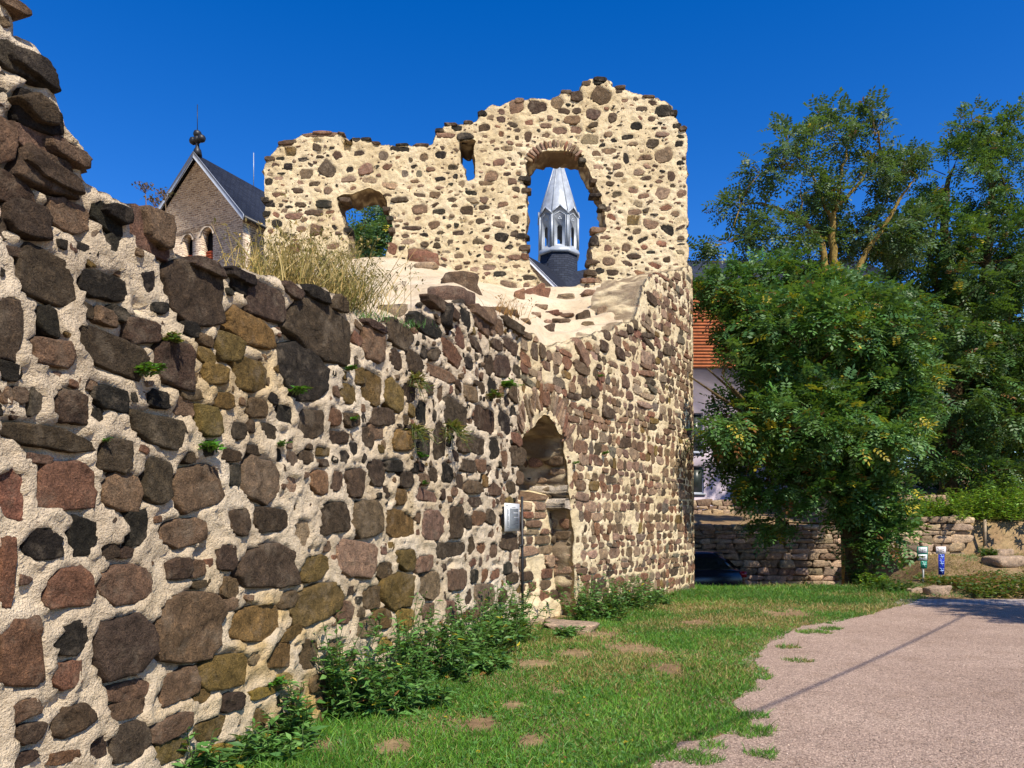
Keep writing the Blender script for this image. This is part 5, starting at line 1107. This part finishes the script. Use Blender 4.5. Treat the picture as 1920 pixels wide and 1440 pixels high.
for k, (px, py, h, sp, ns, lab) in enumerate([
    (612, 1350, .85, .16, 12, 'tall narrow weed climbing the wall at the left end of the weed bed'), (555, 1385, .40, .2, 10, 'small leafy weed left of the tall climbing weed'), (670, 1335, .62, .35, 24, 'leafy weed clump next right of the tall climbing weed'),
    (725, 1300, .78, .45, 30, 'bushy weed clump below the yellow lichened stone'), (790, 1270, .66, .5, 34, 'wide weed clump in the middle of the weed bed'), (745, 1330, .30, .5, 26, 'low weeds in front of the middle of the weed bed'), (850, 1240, .66, .5, 32, 'dense weed clump right of the middle of the weed bed'),
    (905, 1218, .68, .45, 30, 'weed clump below the information panel'), (955, 1205, .72, .4, 30, 'tallest weed clump at the left foot of the niche'), (890, 1255, .25, .5, 24, 'low weeds fringing the front of the weed bed'), (1085, 1165, .62, .18, 12, 'upright weed at the right foot of the niche'), (1135, 1158, .62, .5, 30, 'weed clump at the tower foot right of the niche'),
    (1185, 1142, .62, .5, 26, 'second weed clump along the tower foot'), (1225, 1132, .3, .5, 18, 'low weeds farthest along the tower foot'), (1062, 1196, .16, .2, 10, 'tiny weed growing before the flat stone slab'), (510, 1420, .22, .4, 18, 'low weed at the wall foot near the bottom edge'), (20, 1470, .3, .2, 8, 'weed at the bottom left corner of the wall'), (455, 1432, .15, .3, 14, 'creeping weed at the very foot of the near wall')]):
    b_ = gnd(px, py); 
    if px < 980: b_[0] = max(b_[0], float(np.interp(b_[1], LINE.Y[:600], LINE.X[:600])) + .12)
    plant('weed', lab, 'weed', b_, h * 1.25, sp * 1.1, int(ns * 1.25), 28, .15, 200 + k, lean=(.1, -.1, 0), pal=WP, wr=.16, group='weeds along the foot of the ruin')
# plants rooted in the wall joints
for k, (px, py, sz, pal_, lab) in enumerate([
    (548, 735, .16, 0, 'bright green plant in the wall on a big black stone'), (388, 842, .17, 0, 'green plant in the wall casting a thin shadow, above the round brown stones'), (265, 700, .16, 0, 'green plant in the wall below the long dark stone'), (315, 640, .14, 1, 'straggly plant in the upper wall near the left'), (945, 725, .28, 0, 'largest green plant on the wall, above and left of the niche'),
    (915, 745, .24, 1, 'reddish plant just left of the largest wall plant'), (840, 790, .34, 2, 'olive tuft hanging from the wall in its middle'), (650, 690, .12, 0, 'small bright plant in the wall below the wall head'), (658, 785, .10, 0, 'little green sprig right of the big black stone'), (785, 855, .14, 0, 'small green plant below the olive tuft'), (772, 700, .26, 2, 'dry grassy tuft hanging below the wall head'),
    (772, 795, .26, 2, 'yellowish tuft between the dry grassy tuft and the olive one'), (1130, 850, .16, 0, 'small plant on the tower wall right of the niche'), (1074, 868, .12, 0, 'tiny plant at the right edge of the niche'), (512, 1278, .14, 0, 'single bright sprig low on the yellow lichened stones'), (520, 832, .10, 0, 'tiny sprig among small stones in the mid wall'), (1122, 705, .12, 0, 'thin plant high on the tower wall'), (190, 822, .06, 0, 'tiny green sprig near the left edge of the wall'), (790, 905, .08, 0, 'tiny dark sprig left of the information panel')]):
    s_, z_ = LINE.sz(px, py); d_ = front_map(np.array([float(s_)]), np.array([float(z_)]), np.array([.03]))[0]
    pp = [np.array([(.06, .20, .02), (.09, .26, .03), (.05, .15, .02)]), np.array([(.10, .14, .03), (.16, .12, .04), (.06, .12, .03), (.2, .1, .05)]), np.array([(.22, .19, .06), (.14, .15, .04), (.30, .22, .09), (.18, .11, .06)])][pal_]
    plant('wall_plant', lab, 'plant', d_, sz, .05, 7 if pal_ < 2 else 16, 13 if pal_ < 2 else 10, sz * (.42 if pal_ < 2 else .5), 300 + k, lean=(.75, -.45, -.2 if pal_ < 2 else -.9), pal=pp, wr=.3 if pal_ < 2 else .07, group='plants rooted in the wall joints', yellow=.01, droop=.35, up=.9 if pal_ < 2 else .3)

def blades(P, D, L, w, C, rng, segs=3, droop=.4):
    n = len(P); D = unit(D); Sd = unit(np.cross(D, rng.normal(0, 1, (n, 3)))); out = []
    bend = rng.normal(0, .35, (n, 3)) * (1, 1, .2) - (0, 0, droop); 
    for k in range(segs + 1):
        t_ = k / segs; c_ = P + D * (L * t_)[:, None] + bend * ((L * t_ ** 2) * .6)[:, None]; ww = (w * (1 - t_) ** .7 if k < segs else w * .05)[:, None]
        out += [c_ + Sd * ww, c_ - Sd * ww]
    V = np.stack(out, 1); m_ = 2 * (segs + 1); b0 = (np.arange(n) * m_)[:, None]
    F = np.concatenate([np.concatenate([b0 + 2 * k, b0 + 2 * k + 1, b0 + 2 * k + 3, b0 + 2 * k + 2], 1) for k in range(segs)])
    return V.reshape(-1, 3), F, np.repeat(C, m_, 0)
STRAW = np.array([(.46, .33, .12), (.38, .27, .10), (.52, .40, .17), (.26, .22, .07)])
for k, (px, py, h, n, sp, lab) in enumerate([(555, 520, .62, 420, .42, 'tall straw-coloured dry grass left on the wall head before the window wall'), (640, 545, .62, 520, .40, 'densest dry grass tuft arching over the pale mortar slope'), (505, 515, .5, 220, .25, 'thin dry grass at the left end of the wall head tufts'),
                                             (945, 575, .40, 90, .25, 'sparse reddish dry stalks on the wall head below the right window'), (600, 560, .42, 380, .35, 'low greenish dry grass in front of the tall tufts')]):
    rg = np.random.default_rng(400 + k); b_ = cap_pt(px, py); 
    b_[1] = float(LINE.y_of(LINE.s_of(px))) + .75; b_[0] = (px - CX) / F_PX * b_[1]; b_[2] = EYE - (py + 14 - HY) / F_PX * b_[1]
    P = b_ + np.stack([rg.normal(0, sp * .5, n), rg.normal(0, .2, n), rg.uniform(-.12, 0, n)], 1); D = np.stack([rg.normal(.12, .38, n), rg.normal(0, .3, n), np.ones(n)], 1); C = STRAW[rg.integers(0, 4, n)] * rg.uniform(.6, 1.15, (n, 1))
    if k in (1, 4): C[: n // 3] = np.array((.17, .16, .045)) * rg.uniform(.6, 1.2, (n // 3, 1))
    if k == 3: C = C * (.9, .6, .5)
    V, F, Cc = blades(P, D, h * rg.uniform(.45, 1.1, n), np.full(n, .0045), C, rg, 4, .25)
    hd = np.arange(0, n, 2); tipi = V.reshape(n, -1, 3)[hd, -1]; V2, F2, C2 = leaves(np.repeat(tipi, 4, 0) - (0, 0, .03) + rg.normal(0, .012, (len(hd) * 4, 3)), rg.normal(0, 1, (len(hd) * 4, 3)) + (0, 0, .8), rg.uniform(.02, .05, len(hd) * 4), .2, np.repeat(C[hd] * .85, 4, 0), rg)
    T_ = thing('dry_grass', lab, 'dry grass', b_, 'dry grass tufts on the wall head'); mk('stalks', V, F, M_DRY, T_, Cc); mk('seed_heads', V2, F2, M_DRY, T_, C2)
for k, (x0, y0, x1, y1, Yd, lab) in enumerate([(274, 392, 272, 352, None, 'single dry umbel standing above the near wall head against the sky'), (306, 398, 290, 378, None, 'drooping dry umbel left of the church gable'), (312, 398, 309, 366, None, 'dry umbel stalk in front of the church gable'), (771, 612, 770, 500, None, 'tallest dry flower stalk before the pale slope'), (738, 608, 742, 542, None, 'shorter dry flower stalk left of the tallest one'), (757, 610, 758, 532, None, 'dry flower stalk between the tallest and the shorter one')]):
    Yd = float(LINE.y_of(LINE.s_of(x0))) + .35; p0, p1 = at(x0, y0 + 8, Yd), at(x1, y1, Yd); rg = np.random.default_rng(500 + k); T_ = thing('dry_flower_stalk', lab, 'dry plant', p0, 'dry flower stalks on the wall head')
    mk_ = MB().tube([p0, (p0 + p1) / 2 + rg.normal(0, .01, 3), p1], [.004, .003, .002], 5); mk('stalk', np.concatenate(mk_.V), [np.array(mk_.F[4])], M_DRY, T_, np.tile((.22, .15, .09), (mk_.n, 1)))
    n = 60 if k < 3 else 14; rd = .028 if k < 3 else .02; q = p1 + np.stack([rg.normal(0, rd, n), rg.normal(0, rd, n), rg.uniform(-.005, .02, n)], 1)
    V, F, Cc = leaves(q, rg.normal(0, 1, (n, 3)) + (0, 0, 1), np.full(n, .022), .3, np.tile((.13, .08, .06), (n, 1)), rg)
    rays = MB()
    for qq in q[:16]: rays.tube([p1 - (0, 0, .035), qq], .0012, 3, cap=False)
    mk('umbel', V, F, M_DRY, T_, Cc, kind='stuff')
    mk('rays', np.concatenate(rays.V), np.array(rays.F[4]), M_DRY, T_, np.tile((.2, .13, .08), (rays.n, 1)))
# green turf on the wall head
rg = np.random.default_rng(600)
for k, (px, py, n, sp, lab) in enumerate([(735, 603, 220, .16, 'small green grass turf on the wall head below the dry flower stalks'), (690, 590, 140, .14, 'thin green grass turf left of the flower stalks on the wall head')]):
    Yd = float(LINE.y_of(LINE.s_of(px))) + .25; b_ = at(px, py + 6, Yd); P = b_ + np.stack([rg.normal(0, sp, n), rg.normal(0, .08, n), rg.uniform(-.03, 0, n)], 1)
    V, F, Cc = blades(P, np.stack([rg.normal(0, .4, n), rg.normal(0, .4, n), np.ones(n)], 1), rg.uniform(.05, .13, n), np.full(n, .004), WP[rg.integers(0, 4, n)], rg); tag(mk('grass_turf', V, F, M_LEAF, None, Cc, kind='stuff'), lab, 'grass')

# lawn
rg = np.random.default_rng(700); n0 = 255000
Yr = 4.2 + (19.6 - 4.2) * rg.random(n0) ** 1.45; wl_x = np.interp(Yr, LINE.Y[:640], LINE.X[:640]) + .05
wl_x = np.where(Yr > 18.3, 4.6, wl_x)
ex = np.where(Yr < 14.9, edge_x(np.minimum(Yr, 15.0)), np.interp(Yr, [14.9, 16.2, 17.5, 19.6], [8.0, 9.0, 9.2, 9.4]))
Xr = wl_x + rg.random(n0) * (ex + .7 - wl_x)
tuft_px = [(1400, 1372, .30), (1450, 1418, .22), (1310, 1424, .2), (1495, 1240, .22), (1475, 1215, .2), (1520, 1186, .3), (1560, 1180, .25), (1420, 1268, .25), (1390, 1345, .25), (1540, 1167, .3), (1340, 1400, .15)]
ov_ = (Xr - ex) + .22 * fbm(Xr * 2.2, Yr * 2.2, 0, 4, 8); keep = ov_ < -.02
for x, y, r_ in tuft_px: q = gnd(x, y); keep |= np.hypot(Xr - q[0], (Yr - q[1])) < r_ * (.7 + .5 * fbm(Xr * 6, Yr * 6, 0, 3, 9))
bare = [(1250, 1256, .32), (905, 1362, .20), (995, 1246, .24), (1075, 1228, .25), (1180, 1216, .4), (1115, 1190, .35), (1480, 1150, .5), (1000, 1392, .16), (740, 1400, .2), (1050, 1300, .14), (1300, 1168, .3), (960, 1325, .15), (590, 1400, .2)]
den = fbm(Xr * 1.3, Yr * 1.3, 0, 4, 10); dry = fbm(Xr * .9 + 4, Yr * .9, 0, 4, 11) + .35 * sstep(9.0, 11.5, Yr) * (1 - sstep(14.5, 16, Yr)) - .1 - .22 * (1 - sstep(7, 9.5, Yr))
bm = np.zeros(n0); wob = np.clip(.95 + 1.3 * fbm(Xr * 3.2, Yr * 2.4, 9, 4, 21), .25, 2.2)
for x, y, r_ in bare: q = gnd(x, y); bm = np.maximum(bm, np.exp(-(np.hypot(Xr - q[0], (Yr - q[1]) * .7) / (r_ * wob)) ** 2 * 1.3))
keep &= rg.random(n0) > np.clip(bm * 1.25 + .12 * (den < -.25) + .25 * np.clip(dry, 0, 1), 0, .97)
Xr, Yr, dry, den = Xr[keep], Yr[keep], dry[keep], den[keep]; n = len(Xr); print('grass', n)
wall_d = np.clip((Xr - np.interp(Yr, LINE.Y[:640], LINE.X[:640])) / .8, 0, 1)
u = rg.random(n); C = np.array([(.06, .19, .02), (.085, .235, .025), (.04, .13, .018), (.14, .27, .03)])[rg.integers(0, 4, n)] * rg.uniform(.7, 1.25, (n, 1))
pb = fbm(Xr * .8, Yr * .6, 7, 4, 27)[:, None]; C = C * (1 + .45 * pb) * (1 + .25 * np.clip(pb, 0, 1) * np.array((1, .2, 0))); st = u < np.clip(.06 + .95 * dry, .02, .8); C[st] = STRAW[rg.integers(0, 4, st.sum())] * rg.uniform(.6, 1.05, (st.sum(), 1))
L = rg.uniform(.03, .085, n) * (1 + .8 * (rg.random(n) < .06)) * (1 + .7 * (1 - wall_d)) * (1 + .5 * np.clip(den, -.5, 1)) * (1 + .5 * sstep(14, 18, Yr)); P = np.stack([Xr, Yr, terrain(Xr, Yr) - .004], 1)
V, F, Cc = blades(P, np.stack([rg.normal(0, .55, n), rg.normal(0, .55, n), np.ones(n)], 1), L, .0025 + .00026 * Yr, C, rg, 2, .3)
lw_ = mk('lawn_grass', V, F, M_LEAF, None, Cc, origin=(2, 10, 0), kind='stuff'); lw_['label'] = 'short patchy green and straw grass between the ruin and the gravel'; lw_['category'] = 'grass'
# low broad leaves in the lawn
n = 9000; k = rg.integers(0, len(Xr), n); sel = fbm(Xr[k] * 1.7, Yr[k] * 1.7, 3, 3, 12) > .1; k = k[sel]; n = len(k); az = rg.uniform(0, 6.28, n)
V, F, Cc = leaves(np.stack([Xr[k], Yr[k], np.full(n, .015)], 1), np.stack([np.cos(az), np.sin(az), rg.uniform(.1, .6, n)], 1), rg.uniform(.025, .06, n), .33, leaf_cols(n, rg, .05, .03, WP), rg)
q = mk('lawn_weeds', V, F, M_LEAF, None, Cc, origin=(2, 10, 0), kind='stuff'); q['label'] = 'low broad-leaved weeds scattered through the lawn'; q['category'] = 'weeds'
# loose pebbles on the gravel
n = 7000; Y_ = 5 + 10 * rg.random(n) ** 1.4; X_ = edge_x(Y_) - .3 + rg.random(n) * (.72 * Y_ - edge_x(Y_) + .6); r_ = rg.uniform(.003, .008, n) * (1 + .8 * (rg.random(n) < .03))
o6 = np.array([(1, 0, 0), (0, 1, 0), (-1, 0, 0), (0, -1, 0), (0, 0, .7), (0, 0, -.6)]); f8 = np.array([(0, 1, 4), (1, 2, 4), (2, 3, 4), (3, 0, 4), (1, 0, 5), (2, 1, 5), (3, 2, 5), (0, 3, 5)])
V = (np.stack([X_, Y_, 0.0062 + r_ * .12], 1)[:, None] + (o6 * rg.uniform(.6, 1.4, (n, 6, 1))) * r_[:, None, None]).reshape(-1, 3); F = (f8[None] + (np.arange(n) * 6)[:, None, None]).reshape(-1, 3)
q = mk('loose_pebbles', V, F, M_STONE_F, None, np.repeat(np.array((.50, .40, .34)) * rg.uniform(.6, 1.5, (n, 1)), 6, 0), origin=(6, 9, 0), kind='stuff'); q['label'] = 'loose pinkish pebbles scattered over the gravel'; q['category'] = 'pebbles'

# bank on the right: creeping ground cover, dry grass, bright shrubs
n = 26000; X_ = rg.uniform(9.6, 17.5, n); Y_ = rg.uniform(16.15, 21.5, n); keep = (X_ > 10.0 + .25 * (Y_ - 16)) & (rg.random(n) < np.clip(1.2 - .30 * (Y_ - 17.2) + .9 * fbm(X_ * .9, Y_ * .9, 0, 3, 14), 0, 1)); X_, Y_ = X_[keep], Y_[keep]; n = len(X_)
pc = np.array([(.05, .10, .02), (.08, .12, .02), (.16, .10, .03), (.20, .07, .03), (.10, .075, .03)]); rm = fbm(X_ * 1.4, Y_ * 1.4, 2, 3, 16); idx = np.where(rm + rg.normal(0, .3, n) > .15, rg.integers(2, 5, n), rg.integers(0, 3, n)); az = rg.uniform(0, 6.28, n)
V, F, Cc = leaves(np.stack([X_, Y_, terrain(X_, Y_) + rg.uniform(0, .22, n) * (1 - .5 * sstep(18.5, 21, Y_))], 1), np.stack([np.cos(az), np.sin(az), rg.uniform(-.1, .8, n)], 1), rg.uniform(.06, .14, n), .32, pc[idx] * rg.uniform(.7, 1.3, (n, 1)), rg)
q = mk('ground_cover', V, F, M_LEAF, None, Cc, origin=(13, 18, 0), kind='stuff'); q['label'] = 'creeping green and rust-red ground cover on the bank around the marker posts'; q['category'] = 'ground cover'
n = 26000; X_ = rg.uniform(9.3, 21, n); Y_ = rg.uniform(16.3, 27, n); keep = fbm(X_ * 1.1, Y_ * 1.1, 0, 3, 17) > -.25; X_, Y_ = X_[keep], Y_[keep]; n = len(X_); C = STRAW[rg.integers(0, 4, n)] * rg.uniform(.5, .95, (n, 1)); gm = fbm(X_ * 1.6, Y_ * 1.6, 5, 3, 18) > .12; C[gm] = WP[rg.integers(0, 4, gm.sum())]
V, F, Cc = blades(np.stack([X_, Y_, terrain(X_, Y_) - .01], 1), np.stack([rg.normal(0, .7, n), rg.normal(-.2, .6, n), np.ones(n)], 1), rg.uniform(.08, .24, n), np.full(n, .007), C, rg, 2, .6)
q = mk('bank_grass', V, F, M_LEAF, None, Cc, origin=(14, 21, 0), kind='stuff'); q['label'] = 'dry and green tufted grass on the slope behind the marker posts'; q['category'] = 'grass'
for k, (px, py, Y_, h, sp, ns, lab) in enumerate([(1715, 965, 25.0, 1.0, 1.3, 60, 'yellowish bright shrub above the broken row of stones'), (1780, 968, 25.2, 1.0, 1.6, 70, 'bright green shrub in the middle of the sunlit hedge'), (1845, 985, 25.1, 1.2, 1.8, 90, 'large bright green shrub right of the terrace wall'), (1905, 955, 25.4, 1.5, 1.8, 90, 'bright green shrub at the right edge of the photo'), (1860, 935, 26.2, 1.6, 2.0, 90, 'bright green shrub behind the large one'),
                                                (1640, 1112, 18.6, .5, .5, 22, 'bright young shrub at the foot of the low locust tree'), (1665, 1120, 17.6, .35, .7, 30, 'dark leafy shrub between tree foot and cobbled strip'), (1670, 1060, 20.4, .5, .5, 24, 'narrow grassy shrub right of the tree trunk'), (1855, 1015, 23.8, .35, .4, 20, 'small round shrub beside the wooden stake')]):
    X = (px - CX) / F_PX * Y_; zt = float(terrain(X, Y_)); pal_ = np.array([(.12, .25, .02), (.16, .30, .03), (.09, .19, .02), (.22, .30, .02)]) if k < 6 else np.array([(.04, .09, .02), (.06, .13, .03)])
    plant('shrub', lab, 'shrub', (X, Y_, zt), h, sp, ns, 34, .20 if k < 5 else .14, 800 + k, pal=pal_, wr=.2, group='shrubs on the bank', yellow=.10 if k == 0 else .02)
# suckers and ivy round the tree foot
plant('shrub', 'green suckers sprouting round the trunk of the low locust tree', 'shrub', (9.05, 19.5, 0), 1.7, .5, 26, 30, .16, 830, pal=GREENS, wr=.28, group='shrubs on the bank')
